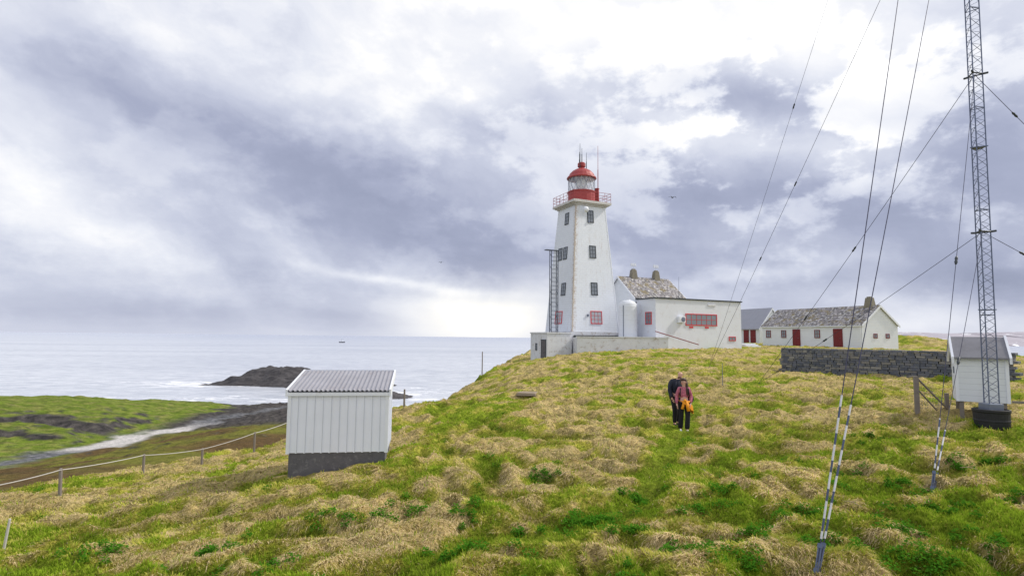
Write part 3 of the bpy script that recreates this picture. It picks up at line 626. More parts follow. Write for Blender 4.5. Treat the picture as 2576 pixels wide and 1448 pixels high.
# ---- dry stone wall
def stonemat():
    m,g,b=newmat('dark_wall_stone'); p=g.n('ShaderNodeTexCoord').outputs['Object']
    ob=g.n('ShaderNodeNewGeometry').outputs['Random Per Island']
    c=g.ramp(ob,[(0,(.08,.09,.115,1)),(.6,(.14,.15,.185,1)),(.85,(.2,.19,.18,1)),(1,(.28,.27,.25,1))])
    c=g.mix(g.mr(g.noise(p,5,6,.7).outputs[0],.5,.7),c,(.21,.2,.16,1)); g.put(b.inputs['Base Color'],c); b.inputs['Roughness'].default_value=.9
    g.put(b.inputs['Normal'],g.bump(g.noise(p,9,6,.6).outputs[0],.7,.05)); return m
sw=empty('dry_stone_wall',(16.2,34,-1.75),0,'dark dry stone wall enclosing the grass below the long house','wall')
def wallrun(mb,p0,p1,h0=1.3,zb=-.5):
    p0=Vector((*p0,0));p1=Vector((*p1,0)); d=(p1-p0); Lw=d.length; d.normalize(); a=math.atan2(d.y,d.x); Z=zb
    while Z<h0-.05:
        hh=random.uniform(.09,.15); x=-random.uniform(0,.2)
        while x<Lw:
            l=random.uniform(.2,.55); e=random.uniform(-.03,.03); 
            M=Matrix.Translation(p0+d*(x+l/2)+Vector((0,0,Z+hh/2)))@Matrix.Rotation(a+random.uniform(-.02,.02),4,'Z')@Matrix.Rotation(random.uniform(-.02,.02),4,'Y')
            j=lambda s: s*random.uniform(.88,.98)
            hx,hz=l/2,hh/2; y0=-.3+e+.06*(Z); y1=.3
            vs=[M@Vector((sx_*j(hx),yy,sz*j(hz))) for yy in(y0,y1) for sx_,sz in((-1,-1),(1,-1),(1,1),(-1,1))]
            mb.add(vs,[(0,1,2,3),(7,6,5,4),(0,4,5,1),(1,5,6,2),(2,6,7,3),(3,7,4,0)]); x+=l
        Z+=hh
WE=(6.1,-8.4)
mb=MB(); wallrun(mb,(0,0),WE); wallrun(mb,(.5,.2),(9,3),1.2)
mb.make('wall_stones',stonemat(),sw,bevel=.01)
MB().prism([(-.05,.15),(WE[0]-.2,WE[1]+.15),(WE[0],WE[1]+.25),(.15,.25)],-.6,1.15).make('wall_core',M_dark,sw)
# ---- white shed
ex=math.radians(8.4); p=sv(722,1139,14); zb=p.z; sh=empty('white_storage_shed',(p.x,14,H(p.x+.5,14.3)),ex,'white boarded shed with corrugated roof on grey masonry base','shed')
z0=zb-sh.location.z; ze=sv(720,985,13.95).z-sh.location.z; zk=sv(770,936,15.9).z-sh.location.z
W=2.34; D=1.85
mb=MB(); mb.add([(0,0,z0),(W,0,z0),(W,D,z0),(0,D,z0),(0,0,ze-.04),(W,0,ze-.04),(W,D,zk-.06),(0,D,zk-.06)],[(0,3,2,1),(4,5,6,7),(0,1,5,4),(1,2,6,5),(2,3,7,6),(3,0,4,7)])
for k in range(1,12):
    x=W*k/12; mb.box(x-.012,x+.03,-.016,0,z0-.01,ze-.05)
for k in range(1,9):
    y=D*k/9; mb.box(W,W+.016,y-.012,y+.03,z0-.01,ze-.05+(zk-ze)*y/D)
mb.make('board_wall',M_shed,sh)
for x0,x1 in((-.03,.05),(W-.05,W+.03)): MB().box(x0,x1,-.03,.05,z0-.02,ze-.05).make('corner_board',M_white,sh)
MB().box(.03,W-.03,.03,D-.03,-.9,z0-.002).make('masonry_base',M_grey,sh)
mb=MB(); nr=110; pts=[]
for k in range(nr+1):
    x=-.03+(W+.06)*k/nr; ph=(k%5); pts.append((x,.028*(1 if ph in(0,1) else 0)+0))
vs=[]; 
for y,z in((-.06,ze-.01),(D+.06,zk+.01)):
    for x,dz in pts: vs.append((x,y,z+dz+.02))
mb.add(vs,[(k,k+1,nr+2+k,nr+1+k) for k in range(nr)]); o=mb.make('corrugated_roof',M_metalroof,sh); sm=o.modifiers.new('solid','SOLIDIFY'); sm.thickness=.008
for x0,x1 in((-.08,-.035),(W+.035,W+.08)):
    MB().extr([(-.08,ze-.12),(D+.09,zk-.09),(D+.09,zk+.08),(-.08,ze+.06)],'x',x0,x1).make('barge_board',M_white,sh)
MB().box(-.034,W+.034,D+.062,D+.09,zk-.08,zk+.075).make('ridge_board',M_white,sh)
MB().box(-.034,W+.034,-.06,-.035,ze-.1,ze-.015).make('eave_board',M_white,sh)
# ---- lattice mast
TILT=.011
mp=sv(2494,1045,16); mz=H(mp.x,16); ma=empty('lattice_mast',(mp.x,16,mz),0,'slender triangular steel lattice mast held by guy wires','mast',rot=(0,TILT,0))
HM=24; s=.33; cs=[(s*math.cos(a)/math.sqrt(3),s*math.sin(a)/math.sqrt(3)) for a in(math.radians(d) for d in(100,220,340))]
for c in cs: MB().tube((c[0],c[1],0),(c[0],c[1],HM),.017,n=6).make('mast_leg',M_mast,ma)
mb=MB(); z=.3;k=0
while z<HM-.3:
    for i in range(3):
        a=cs[i];b=cs[(i+1)%3]
        mb.tube((*a,z),(*b,z+.19),.007,n=4,caps=False).tube((*b,z+.19),(*a,z+.38),.007,n=4,caps=False)
    z+=.38
for q in range(0,9):
    for i in range(3): a=cs[i];b=cs[(i+1)%3]; mb.tube((*a,q*3+.05),(*b,q*3+.05),.012,n=5)
mb.make('lattice_bracing',M_mast,ma)
lv={}
for nm,v,u in(('a',583,2468),('b',188,2456),('c',-450,2435),('d',-980,2420)):
    lv[nm]=sv(u,v,16).z-mz; zz=lv[nm]; mb=MB()
    for i in range(3):
        a=cs[i];b=cs[(i+1)%3]; mb.tube((a[0]*1.1,a[1]*1.1,zz),(b[0]*1.1,b[1]*1.1,zz),.02,n=6); mb.tube((*a,zz),(a[0]*1.7,a[1]*1.7,zz+.02),.03,n=6)
    mb.make('guy_bracket',M_dark,ma)
for zz in(sv(2476,780,16).z-mz,sv(2462,373,16).z-mz):
    MB().lathe([(.24,zz),(.24,zz+.025)],3).make('joint_flange',M_mast,ma)
MB().box(-.2,.2,-.2,.2,.35,.6).make('base_insulator',M_steel,ma,bevel=.02)
tt_=empty('black_rubber_tub',(mp.x,16,mz-.1),0,'black ribbed rubber tub around the mast foot','tub')
pr=[(.39,-.1),(.405,.2),(.412,.22),(.412,.25),(.405,.27),(.412,.45),(.43,.48),(.43,.54),(.4,.55),(.37,.5),(.35,.1),(.02,.1)]
MB().lathe(pr,32).make('tub_shell',M_rubber,tt_,smooth=False)
# ---- booth
pb=sv(2409,1008,17); brz=math.radians(-33); bz=H(pb.x+.7,16.9); bo=empty('instrument_booth',(pb.x,17,bz),brz,'small white boarded booth with grey felt roof on short legs','booth')
W=1.17; D=1.25
zf=pb.z-bz; zw=sv(2409,893,17).z-bz; zr_=sv(2409,849,17.5).z-bz
MB().extr([(0,zf),(D,zf),(D,zw),(D/2,zr_-.05),(0,zw)],'x',0,W).make('wall',M_side,bo)
k=(zr_-zw)/(D/2)
MB().extr([(-.12,zw-.12*k),(D/2,zr_-.03),(D+.12,zw-.12*k),(D+.12,zw-.12*k+.05),(D/2,zr_+.03),(-.12,zw-.12*k+.05)],'x',-.04,W+.04).make('felt_roof',M_felt,bo)
for x0,x1 in((-.1,-.042),(W+.042,W+.1)): MB().extr([(-.15,zw-.15*k-.1),(D/2,zr_-.12),(D+.15,zw-.15*k-.1),(D+.15,zw-.15*k+.08),(D/2,zr_+.08),(-.15,zw-.15*k+.08)],'x',x0,x1).make('barge_board',M_white,bo)
for x0,x1 in((-.03,.05),(W-.05,W+.03)): MB().box(x0,x1,-.02,.05,zf,zw-.08).make('corner_board',M_white,bo)
for x in(.05,W-.15):
    for y in(.05,D-.15): MB().box(x,x+.1,y,y+.1,-.4,zf-.002).make('booth_leg',M_wood,bo)
MB().box(-.03,-.005,.3,.5,zf+.8,zf+1.0).make('meter_box',M_steel,bo)
MB().box(W+.1,W+.8,.3,.36,zf-.0,zf+.06).make('side_beam',M_wood,bo)
# ---- wire fence piece near booth
fe=empty('wire_mesh_gate',hit(2308,1035),math.radians(-20),'leaning wooden gate with wire mesh near the booth','gate')
MB().box(-.06,.06,-.06,.06,-.3,1.08).make('gate_post',M_wood,fe); MB().box(.9,1.0,.5,.6,-.3,.55).make('gate_post',M_wood,fe)
MB().tube((.05,0,1.0),(.95,.5,.05),.03,n=6).make('diagonal_brace',M_wood,fe); MB().tube((.05,0,.65),(.6,.3,.02),.025,n=6).make('diagonal_brace',M_wood,fe)
mb=MB()
for i in range(9): mb.tube((.06+.1*i*.9,.06*i,.05),(.06+.1*i*.9,.06*i,1.0-i*.07),.004,n=3)
for j in range(8): mb.tube((0,0,.1+.11*j),(.86*(1-j*.05),.5*(1-j*.05),.1+.08*j),.004,n=3)
mb.make('wire_mesh',M_steel,fe)
# ---- guy wires
GW='guy wires bracing the mast'
def wire(anchor,topz,guard=0,ins=(),rad=.008,end=None,lab='thin steel guy wire running from the mast to the ground',g0=.3):
    anchor=Vector(anchor); T=Vector((mp.x+TILT*topz,16,mz+topz)); e=empty('guy_wire',anchor,0,lab,'guy wire',GW)
    D_=T-anchor; Lw=D_.length; d=D_.normalized()
    q=d.to_track_quat('Z','Y').to_matrix().to_4x4()
    sag=Lw*.006; mb=MB(); n=16; P=[d*(Lw*i/n)+Vector((0,0,-sag*4*(i/n)*(1-i/n))) for i in range(n+1)]
    for i in range(n): mb.tube(P[i],P[i+1],rad,n=5,caps=False)
    mb.make('cable',M_wire,e)
    def at(t): return d*(Lw*t)+Vector((0,0,-sag*4*t*(1-t)))
    for t in ins:
        c=at(t); o=MB().lathe([(.012,-.13),(.025,-.1),(.036,-.05),(.025,0),(.036,.05),(.025,.1),(.012,.13)],8).make('insulator',M_dark,e,smooth=True); o.matrix_local=Matrix.Translation(c)@q
    if guard:
        sgd=at(guard/Lw); q2=sgd.to_track_quat('Z','Y').to_matrix().to_4x4()
        o=MB().lathe([(.014,g0),(.014,guard)],10).make('striped_guard',M_stripe,e); o.matrix_local=q2
        mb=MB().tube((0.016,0,-.1),(.016,0,.2),.011,n=6).tube((-.016,0,-.1),(-.016,0,.2),.011,n=6).box(-.028,.028,-.016,.016,.18,.24).box(-.034,.034,-.02,.02,-.14,-.08).tube((0,0,-.35),(0,0,-.1),.016,n=6)
        o=mb.make('turnbuckle',M_mast,e); o.matrix_local=q
    return e
a1=hit(2058,1442); a1.z+=.1; a2=hit(2348,1228,8,20); a2.z+=.1
wire(a1,lv['d'],2.35,(.40,.41),.008,lab='guy wire with striped guard and turnbuckle rising from the grass')
wire(a1+Vector((.06,.05,0)),lv['c'],2.35,(.62,.63),.008,lab='guy wire with striped guard and turnbuckle rising from the grass')
wire(a2,lv['b'],1.4,(.45,),.007,lab='guy wire with short striped guard near the booth')
wire(a2+Vector((.06,.03,0)),lv['a'],1.4,(.4,),.007,lab='guy wire with short striped guard near the booth')
a3=hit(1908,965,15,40); a4=hit(1783,925,20,50)
wire(a3,lv['b'],0,(.3,.55)); wire(a3,lv['a'],0,(.4,)); wire(a4,lv['c'],0,(.33,.5)); wire(a4,lv['d'],0,(.5,),.007)
a5=Vector((28,20,H(28,20)))
for k,c in(('a',0),('b',.4),('c',0.1),('d',.3)): wire((28+c,20+c,a5.z),lv[k],0,(.9,))
# ---- fence with rope
FG='posts of the rope fence along the slope'
fp=[]
for (u,v,d,hh,lean) in((-60,1275,14,.75,0),(150,1255,15.5,.76,-.04),(360,1185,19.6,.68,0),(508,1155,21.3,.76,0),(640,1115,22.8,.75,0),(735,1085,25,.75,0)):
    r=sv(u,v,d); z=H(r.x,d); e=MB().tube((0,0,-.3),(0,0,hh*.97),.045,.04,8).tube((0,0,hh*.97),(0,0,hh),.04,.028,8).make('fence_post',M_wood); e.location=(r.x,d,z); e.rotation_euler=(0,lean,0); top(e,'weathered round wooden fence post carrying a rope','fence post',FG); fp.append(Vector((r.x,d,z+hh*.95)))
o=fp[0].copy(); e=empty('fence_rope',o,0,'pale sagging rope strung between fence posts','rope'); mb=MB()
for a,b in zip(fp[:-1],fp[1:]):
    n=10; P=[a.lerp(b,i/n)+Vector((0,0,-.035*4*(i/n)*(1-i/n)))-o+Vector((.0,-.05,0)) for i in range(n+1)]
    for i in range(n): mb.tube(P[i],P[i+1],.012,n=5,caps=False)
mb.make('rope_strand',M_rope,e)
def post(name,u,v,d,h,r,m,label,cat='post'):
    q=sv(u,v,d); z=H(q.x,d); o=MB().tube((0,0,-.4),(0,0,h*.98),r,r*.85,8).tube((0,0,h*.98),(0,0,h),r*.85,r*.5,8).make(name,m); o.location=(q.x,d,z); top(o,label,cat); return o
post('wooden_pole',1213,922,50,2.2,.05,M_wood,'thin weathered pole at the cliff edge')
post('wooden_stake',1017,1010,26,1.0,.05,M_wood,'dark wooden stake behind the white shed')
post('marker_rod',1818,970,25.5,.95,.015,M_steel,'thin metal marker rod in the grass')
o=post('broken_stake',12,1345,11,.6,.025,M_rope,'pale broken stake leaning in the grass'); o.rotation_euler=(0,.12,0)
M_slab=mat('weathered_slab',(.3,.24,.18),.9,.4,3,(.18,.17,.1),.6,.5,12)
p=hit(1325,990,15,50); o=MB().add([(-.5,-.3,-.1),(.4,-.35,-.1),(.55,.2,-.1),(-.35,.35,-.1),(-.45,-.28,.04),(.38,-.3,.02),(.5,.18,.06),(-.32,.3,.05)],[(0,3,2,1),(4,5,6,7),(0,1,5,4),(1,2,6,5),(2,3,7,6),(3,0,4,7)]).make('flat_stone_slab',M_slab,bevel=.02); o.location=p+Vector((0,0,.02)); top(o,'flat weathered stone slab lying in the grass','stone slab')
for (u,v) in((1420,1200),(1745,1120),(2145,1275),(1770,1190),(470,1240),(2440,1185)):
    p=hit(u,v); a=random.uniform(0,3.1); d=Vector((math.cos(a),math.sin(a),.1)); o=MB().tube(-d*.16,Vector((.01,.02,.03)),.006,.007,5).tube(Vector((.01,.02,.03)),d*.18,.007,.003,5).tube(Vector((.01,.02,.03)),Vector((.07,-.06,.07)),.004,.002,4).make('dry_branch',M_twig); o.location=p+Vector((0,0,.05)); top(o,'pale dry branch lying on the grass','branch','dry branches on the grass')
# ---- boat & birds
b=sv(859,862,1900); bt=empty('fishing_boat',(b.x,1900,SEA),math.radians(12),'small dark fishing boat far out on the sea','boat')
MB().add([(-8,-2.2,0),(7,-2.2,0),(10,0,0),(7,2.2,0),(-8,2.2,0),(-8.5,-2.8,2.6),(7.5,-2.8,3),(12,0,4.4),(7.5,2.8,3),(-8.5,2.8,2.6)],[(0,4,3,2,1),(5,6,7,8,9),(0,1,6,5),(1,2,7,6),(2,3,8,7),(3,4,9,8),(4,0,5,9)]).make('hull',M_navy,bt)
MB().box(-2,3,-1.8,1.8,2.6,6.5).box(-.5,2.6,-1.5,1.5,6.5,8.2).make('wheelhouse',M_white,bt); MB().tube((0,0,8),(0,0,12),.25).tube((-6,0,2.6),(-6,0,8),.2).make('boat_mast',M_dark,bt)
for u,v,d,rot in((1692,497,95,.2),(1109,660,150,-.4)):
    p=sv(u,v,d); e=empty('seabird',p,rot,'dark seabird gliding against the clouds','bird','seabirds in the sky')
    mb=MB(); mb.ball((0,0,0),(.1,.3,.09)); mb.ball((0,-.3,.04),(.06,.09,.06))
    for s_ in(-1,1):
        pts=[(.05,-.12,.03),(.05,.14,.03),(.35,-.16,.2),(.35,.06,.2),(.75,.05,.06),(.7,.12,.06)]
        vs=[(x*s_,y,z) for x,y,z in pts]+[(x*s_,y,z-.015) for x,y,z in pts]; mb.add(vs,[(0,1,3,2),(2,3,5,4),(6,8,9,7),(8,10,11,9),(0,2,8,6),(2,4,10,8),(1,7,9,3),(3,9,11,5),(4,5,11,10)])
    mb.add([(-.05,.25,0),(.05,.25,0),(.09,.46,0),(-.09,.46,0),(0,.3,.03)],[(0,1,4),(1,2,4),(2,3,4),(3,0,4),(0,3,2,1)])
    mb.make('bird_body',M_dark,e,smooth=True)
# ---- people
def skin(name,J,E,root,m,parent,sub=2,extra=()):
    names=list(J); idx={k:i for i,k in enumerate(names)}
    me=bpy.data.meshes.new(name); me.from_pydata([J[k][:3] for k in names],[(idx[a],idx[b]) for a,b in E],[])
    o=bpy.data.objects.new(name,me); COL.objects.link(o); o.modifiers.new('skin','SKIN')
    for k in names:
        r=J[k][3]; r=(r,r) if not hasattr(r,'__len__') else r
        d=me.skin_vertices[0].data[idx[k]]; d.radius=r; d.use_root=(k==root or k in extra)
    s_=o.modifiers.new('sub','SUBSURF'); s_.levels=sub; s_.render_levels=sub
    dg=bpy.context.evaluated_depsgraph_get(); dg.update(); m2=bpy.data.meshes.new_from_object(o.evaluated_get(dg)); o.modifiers.clear(); o.data=m2; m2.name=name
    m2.materials.clear(); m2.materials.append(m); m2.polygons.foreach_set('use_smooth',[True]*len(m2.polygons)); o.parent=parent; return o
def hand(J,E,pref,w,dirv,side):
    w=Vector(w); d=Vector(dirv).normalized(); s_=Vector((0,-1,0)); inn=Vector((-side,0,0))
    pm=w+d*.075; J[pref+'palm']=(*pm,.03); E.append((pref+'wr',pref+'palm'))
    for i,(off,l) in enumerate(((-.03,.06),(-.01,.075),(.01,.07),(.03,.055))):
        b=w+d*.09+s_*(-off); m1=b+d*l*.5+inn*.008; e2=b+d*l*.95+inn*.03
        J[f'{pref}f{i}a']=(*b,.0095);J[f'{pref}f{i}b']=(*m1,.009);J[f'{pref}f{i}c']=(*e2,.007)
        E+= [(f'{pref}f{i}a',f'{pref}f{i}b'),(f'{pref}f{i}b',f'{pref}f{i}c')]
    b=w+d*.035+s_*.025; J[pref+'ta']=(*b,.011);J[pref+'tb']=(*(b+d*.03+s_*.025+inn*.01),.01);J[pref+'tc']=(*(b+d*.06+s_*.03+inn*.025),.008)
    E+=[(pref+'ta',pref+'tb'),(pref+'tb',pref+'tc')]
    return [f'{pref}f{i}a' for i in range(4)]+[pref+'ta']
def person(loc,rz,label,P,sc=1):
    e=empty('person',loc,rz,label,'person','couple walking together on the path'); e.scale=(sc,)*3
    J=dict(P['J']); E=[('pel','sp'),('sp','ch'),('ch','nk'),('nk','jaw'),('jaw','hd'),('hd','crown')]
    for s_ in 'lr': E+=[('ch',s_+'sh'),(s_+'sh',s_+'el'),(s_+'el',s_+'wr'),('pel',s_+'hip'),(s_+'hip',s_+'kn'),(s_+'kn',s_+'an'),(s_+'an',s_+'toe')]
    ex=[]
    for s_,sg in(('l',-1),('r',1)):
        w=Vector(J[s_+'wr'][:3]); dv=w-Vector(J[s_+'el'][:3]); ex+=hand(J,E,s_,w,dv,sg)
    body=skin('body',J,E,'pel',M_skin,e,2,ex)
    hd=Vector(J['hd'][:3]); fd=Vector(P['face']).normalized(); rt=fd.cross(Vector((0,0,1))).normalized()*-1
    mb=MB()
    for s_ in(-1,1): mb.ball(hd+fd*.088+rt*(.032*s_)+Vector((0,0,.01)),.013,8,6)
    mb.make('eyes',M_dark,e,smooth=True)
    mb=MB(); n0=hd+fd*.1; mb.add([n0+Vector((0,0,.02)),n0+rt*.016+Vector((0,0,-.03)),n0-rt*.016+Vector((0,0,-.03)),n0+fd*.028+Vector((0,0,-.025))],[(0,1,3),(0,3,2),(1,2,3)])
    for s_ in(-1,1): mb.ball(hd+rt*(.088*s_)+Vector((0,0,-.01)),(.014,.022,.032),8,6)
    mb.make('nose_and_ears',M_skin,e,smooth=True)
    mb=MB(); mb.ball(hd+fd*.088+Vector((0,0,-.058)),(.026,.01,.008),8,5); mb.make('mouth',M_redw,e,smooth=True)
    return e,J,E
def sub(J,ks,f,add=0): return {k:(*J[k][:3],(J[k][3] if not hasattr(J[k][3],'__len__') else J[k][3][0])*f+add) for k in ks}
WJ=dict(pel=(0,0,.9,.12),sp=(0,.0,1.06,.1),ch=(0,.01,1.25,.115),nk=(0,.0,1.4,.045),jaw=(-.01,-.02,1.47,.06),hd=(-.02,-.015,1.55,.088),crown=(-.02,0,1.62,.06),
 lsh=(-.155,.01,1.33,.052),lel=(-.225,.03,1.08,.04),lwr=(-.23,-.06,.86,.026),rsh=(.155,.01,1.33,.052),rel=(.22,.04,1.09,.04),rwr=(.18,-.1,.9,.026),
 lhip=(-.09,0,.84,.09),lkn=(-.1,-.02,.48,.058),lan=(-.12,.08,.1,.036),ltoe=(-.13,-.06,.04,.03),rhip=(.09,0,.84,.09),rkn=(.09,-.1,.48,.058),ran=(.06,-.12,.09,.036),rtoe=(.06,-.26,.035,.03))
fw=Vector((sv(1722,1078,18.3).x,18.3,0)); fw.z=H(fw.x,fw.y)
wo,J,E=person(fw,math.radians(-8),'woman in pink patterned top with orange jacket tied at waist',dict(J=WJ,face=(-.6,-.8,.15)),1.0)
tE=[('sp','ch'),('ch','nk'),('ch','lsh'),('ch','rsh'),('lsh','lel'),('lel','lwr'),('rsh','rel'),('rel','rwr')]
T=sub(J,['sp','ch','nk','lsh','lel','lwr','rsh','rel','rwr'],1,.022); T['sp']=(0,0,.98,.14); skin('pink_top',T,tE,'ch',M_pink,wo)
lE=[('pel','lhip'),('lhip','lkn'),('lkn','lan'),('pel','rhip'),('rhip','rkn'),('rkn','ran')]
T=sub(J,['pel','lhip','lkn','lan','rhip','rkn','ran'],1,.022); T['lan']=(-.12,.07,.07,.088);T['ran']=(.06,-.12,.07,.088); T['lkn']=(-.1,-.02,.48,.08);T['rkn']=(.09,-.1,.48,.08); skin('black_trousers',T,lE,'pel',M_black,wo)
MB().ball((-.13,-.02,.035),(.05,.14,.045)).make('shoe',M_white,wo,smooth=True); MB().ball((.06,-.2,.035),(.05,.14,.045)).make('shoe',M_white,wo,smooth=True)
mb=MB(); mb.ball((-.01,.035,1.575),(.108,.105,.105),14,10); mb.ball((-.015,.0,1.625),(.098,.1,.05),14,8); mb.ball((.05,.04,1.45),(.085,.07,.17),12,8); mb.ball((.08,-.02,1.36),(.05,.05,.2),10,8); mb.ball((.08,-.08,1.25),(.04,.035,.15),10,8); mb.make('long_hair',M_hair,wo,smooth=True)
vs=[];n=28
rows=[(.155,1.0),(.175,.96),(.18,.9),(.21,.78),(.23,.64),(.235,.56)]
for r_,z in rows:
    for k in range(n):
        a=2*math.pi*k/n; side=.5+.5*math.cos(a-.3); fr=1+.1*math.sin(k*2.3)+.05*math.sin(k*5.1); dz=0 if z>.93 else (.2*(1-side))*( (.96-z)/.4)*2.2
        vs.append((r_*fr*math.cos(a)*1.1+(.03 if z<.9 else 0),r_*fr*math.sin(a)*.95,min(z+dz,.97)))
mb=MB().add(vs,[(k+j*n,(k+1)%n+j*n,(k+1)%n+(j+1)*n,k+(j+1)*n) for j in range(len(rows)-1) for k in range(n)])
mb.tube((-.02,-.17,.97),(-.09,-.2,.72),.035,.045).tube((.03,-.17,.97),(.1,-.21,.66),.035,.05).ball((0,-.18,.98),.05)
mb.make('orange_jacket',M_orange,wo,smooth=True)
MB().ball((.1,.2,1.18),(.17,.11,.25),14,10).ball((.24,.12,1.02),(.08,.1,.12),10,8).tube((.12,-.1,1.36),(.14,-.1,1.1),.018).tube((-.12,-.1,1.36),(-.14,-.1,1.1),.018).make('backpack',M_black,wo,smooth=True)
MJ=dict(pel=(0,0,.95,.135),sp=(.01,-.01,1.12,.125),ch=(.03,-.02,1.34,.145),nk=(.07,-.04,1.53,.058),jaw=(.1,-.06,1.6,.066),hd=(.11,-.06,1.68,.092),crown=(.115,-.04,1.75,.065),
 lsh=(-.16,-.01,1.45,.066),lel=(-.24,.02,1.17,.05),lwr=(-.22,-.1,.92,.032),rsh=(.2,0,1.45,.066),rel=(.3,.12,1.2,.05),rwr=(.37,.1,1.0,.032),
 lhip=(-.1,0,.88,.1),lkn=(-.1,-.08,.5,.068),lan=(-.1,-.02,.1,.042),ltoe=(-.12,-.16,.04,.034),rhip=(.1,0,.88,.1),rkn=(.1,.02,.5,.068),ran=(.1,.14,.12,.042),rtoe=(.1,.02,.04,.034))
fm_=Vector((sv(1703,1058,18.85).x,18.85,0)); fm_.z=H(fm_.x,fm_.y)-.03
mn,J,E=person(fm_,math.radians(12),'bald man in dark jacket leaning towards the woman',dict(J=MJ,face=(.8,-.6,-.15)),1.0)
T=sub(J,['sp','ch','nk','lsh','lel','lwr','rsh','rel','rwr'],1,.028); T['sp']=(0,0,.96,.17); T['nk']=(.055,-.03,1.48,.08); skin('dark_jacket',T,tE,'ch',M_navy,mn)
T=sub(J,['pel','lhip','lkn','lan','rhip','rkn','ran'],1,.022); skin('black_trousers',T,lE,'pel',M_black,mn)
MB().ball((-.12,-.1,.045),(.055,.15,.05)).make('boot',M_black,mn,smooth=True); MB().ball((.1,.06,.05),(.055,.15,.05)).make('boot',M_black,mn,smooth=True)
MB().ball((-.02,.22,1.25),(.17,.12,.26),14,10).tube((-.1,-.15,1.46),(-.12,-.16,1.15),.02).make('backpack',M_navy,mn,smooth=True)
MB().ball((.12,-.02,1.625),(.075,.07,.05),10,8).make('beard',mat('short_beard',(.25,.14,.09),.8,.3,30),mn,smooth=True)
# ------------------------------------------------ world
w=bpy.data.worlds.new('World'); scene.world=w; w.use_nodes=True; g=N(w.node_tree); bg=w.node_tree.nodes['Background']
SAZ,SEL=math.radians(78),math.radians(42)
sky=g.n('ShaderNodeTexSky'); sky.sky_type='NISHITA'; sky.sun_disc=False; sky.sun_elevation=SEL; sky.sun_rotation=SAZ
dr=g.n('ShaderNodeTexCoord').outputs['Generated']; x,y,z=g.sep(dr)
az=g.m('ARCTAN2',x,y); el=g.m('ARCTAN2',z,g.m('SQRT',g.m('ADD',g.m('MULTIPLY',x,x),g.m('MULTIPLY',y,y)))); el=g.m('MAXIMUM',el,0.0)
wn=g.noise(dr,3.2,7,.58); wr,wg,wb=g.sep(wn.outputs['Color'])
azw=g.m('ADD',az,g.m('MULTIPLY',g.m('SUBTRACT',wr,.5),.24)); elw=g.m('ADD',el,g.m('MULTIPLY',g.m('MULTIPLY',g.m('SUBTRACT',wg,.5),.18),g.mr(el,0,.12,.12,1)))
LOB=[(1650,40,800,190,0,.22),(700,380,440,90,18,-.1),(1330,320,260,55,12,-.12),(960,560,380,90,20,-.13),(1740,270,230,50,10,-.14),(2150,330,150,45,-10,-.08),(1650,600,450,130,5,-.08),(2300,600,260,140,0,-.09),(2480,300,130,160,0,-.1),
(80,450,260,110,25,.1),(330,620,260,60,20,.08),(100,60,260,120,10,.06),(930,250,160,60,25,.07),(1800,370,190,45,12,.2),(2150,370,120,50,0,.1),(1230,790,120,60,0,.1),(2300,800,130,35,0,.12),(200,170,220,80,20,-.04),
(400,780,430,35,0,-.1),(650,690,220,45,20,-.07),(2520,680,110,60,0,-.14),(2000,675,160,14,0,.1),(2120,130,180,60,0,.06),(1180,240,140,40,15,.08),(1900,520,250,30,10,-.05)]
L_=.815
def lobe(A_,E_,u,v,su,sv_,rot,amp):
    d=sv(u,v,1.0); a0=math.atan2(d.x,d.y); e0=math.atan2(d.z,math.hypot(d.x,d.y)); a=math.radians(rot); c,s=math.cos(a),math.sin(a); k=math.cos(a0)
    X_=g.m('SUBTRACT',A_,a0); Y_=g.m('SUBTRACT',e0,E_)
    p=g.m('MULTIPLY',g.m('ADD',g.m('MULTIPLY',X_,c),g.m('MULTIPLY',Y_,s)),1431/su/k**2*.9); q_=g.m('MULTIPLY',g.m('SUBTRACT',g.m('MULTIPLY',Y_,c),g.m('MULTIPLY',X_,s)),1431/sv_/k)
    r2=g.m('ADD',g.m('MULTIPLY',p,p),g.m('MULTIPLY',q_,q_)); return g.m('MULTIPLY',g.m('EXPONENT',g.m('MULTIPLY',r2,-.6)),amp)
for l in LOB: L_=g.m('ADD',L_,lobe(azw,elw,*l))
glow=lobe(az,elw,1225,790,130,60,0,1.0)
L_=g.m('MULTIPLY_ADD',glow,.24,L_)
L_=g.m('ADD',L_,lobe(azw,g.m('MULTIPLY_ADD',g.m('SUBTRACT',wb,.5),.06,el),1040,708,170,9,6,.13))
zc=g.m('ADD',g.m('MAXIMUM',z,0),.14); pl_=g.comb(g.m('DIVIDE',x,zc),g.m('DIVIDE',y,zc),0)
n1=g.noise(pl_,.75,8,.55,.15).outputs[0]
ca,sa=math.cos(math.radians(20)),math.sin(math.radians(20))
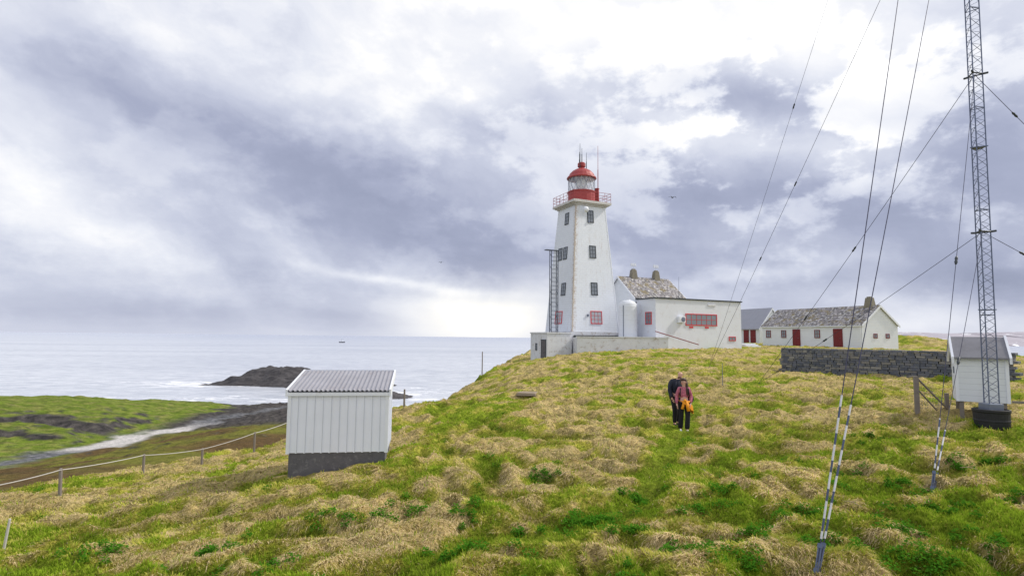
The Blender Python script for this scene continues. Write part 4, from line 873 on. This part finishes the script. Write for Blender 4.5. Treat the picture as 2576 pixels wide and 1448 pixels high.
r1=g.m('SUBTRACT',g.m('MULTIPLY',azw,ca),g.m('MULTIPLY',elw,sa)); r2=g.m('ADD',g.m('MULTIPLY',azw,sa),g.m('MULTIPLY',elw,ca))
n2=g.noise(g.comb(r1,g.m('MULTIPLY',r2,2.3),0),3.2,8,.56,0).outputs[0]
n3=g.noise(g.comb(g.m('ADD',az,3.1),g.m('MULTIPLY',el,1.6),.7),6.5,10,.58,0).outputs[0]
fade=g.mr(el,0,.1,.25,1)
L_=g.m('ADD',L_,g.m('MULTIPLY',g.m('MULTIPLY',g.m('SUBTRACT',n1,.5),.24),fade)); L_=g.m('ADD',L_,g.m('MULTIPLY',g.m('MULTIPLY',g.m('SUBTRACT',n2,.5),.4),fade))
cum=g.m('MULTIPLY',g.m('SUBTRACT',g.mr(n3,.47,.57,0,1,True),.4),lobe(az,el,1950,320,480,200,0,.2)); L_=g.m('ADD',L_,g.m('MULTIPLY',cum,fade))
soft=g.m('MULTIPLY',g.m('SUBTRACT',g.mr(n3,.44,.6,0,1,True),.4),.06); L_=g.m('ADD',L_,g.m('MULTIPLY',soft,fade))
L_=g.m('ADD',L_,g.mr(y,.25,-.5,0,.12))  # unseen sky behind the camera brightened, added to light the scene
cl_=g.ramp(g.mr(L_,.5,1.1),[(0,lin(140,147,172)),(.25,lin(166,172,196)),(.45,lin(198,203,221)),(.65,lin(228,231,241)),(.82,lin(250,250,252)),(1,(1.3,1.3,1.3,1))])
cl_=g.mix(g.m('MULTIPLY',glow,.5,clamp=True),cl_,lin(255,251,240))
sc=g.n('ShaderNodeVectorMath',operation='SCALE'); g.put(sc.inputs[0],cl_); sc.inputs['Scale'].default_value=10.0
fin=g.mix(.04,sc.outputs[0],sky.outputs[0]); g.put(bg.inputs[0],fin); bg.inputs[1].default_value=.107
sl=bpy.data.lights.new('sun','SUN'); sl.energy=3.3; sl.angle=math.radians(4); sl.color=(1,.93,.82); so=bpy.data.objects.new('sun',sl); COL.objects.link(so)
sd_=Vector((math.sin(SAZ)*math.cos(SEL),math.cos(SAZ)*math.cos(SEL),math.sin(SEL))); so.rotation_euler=(-sd_).to_track_quat('-Z','Y').to_euler()
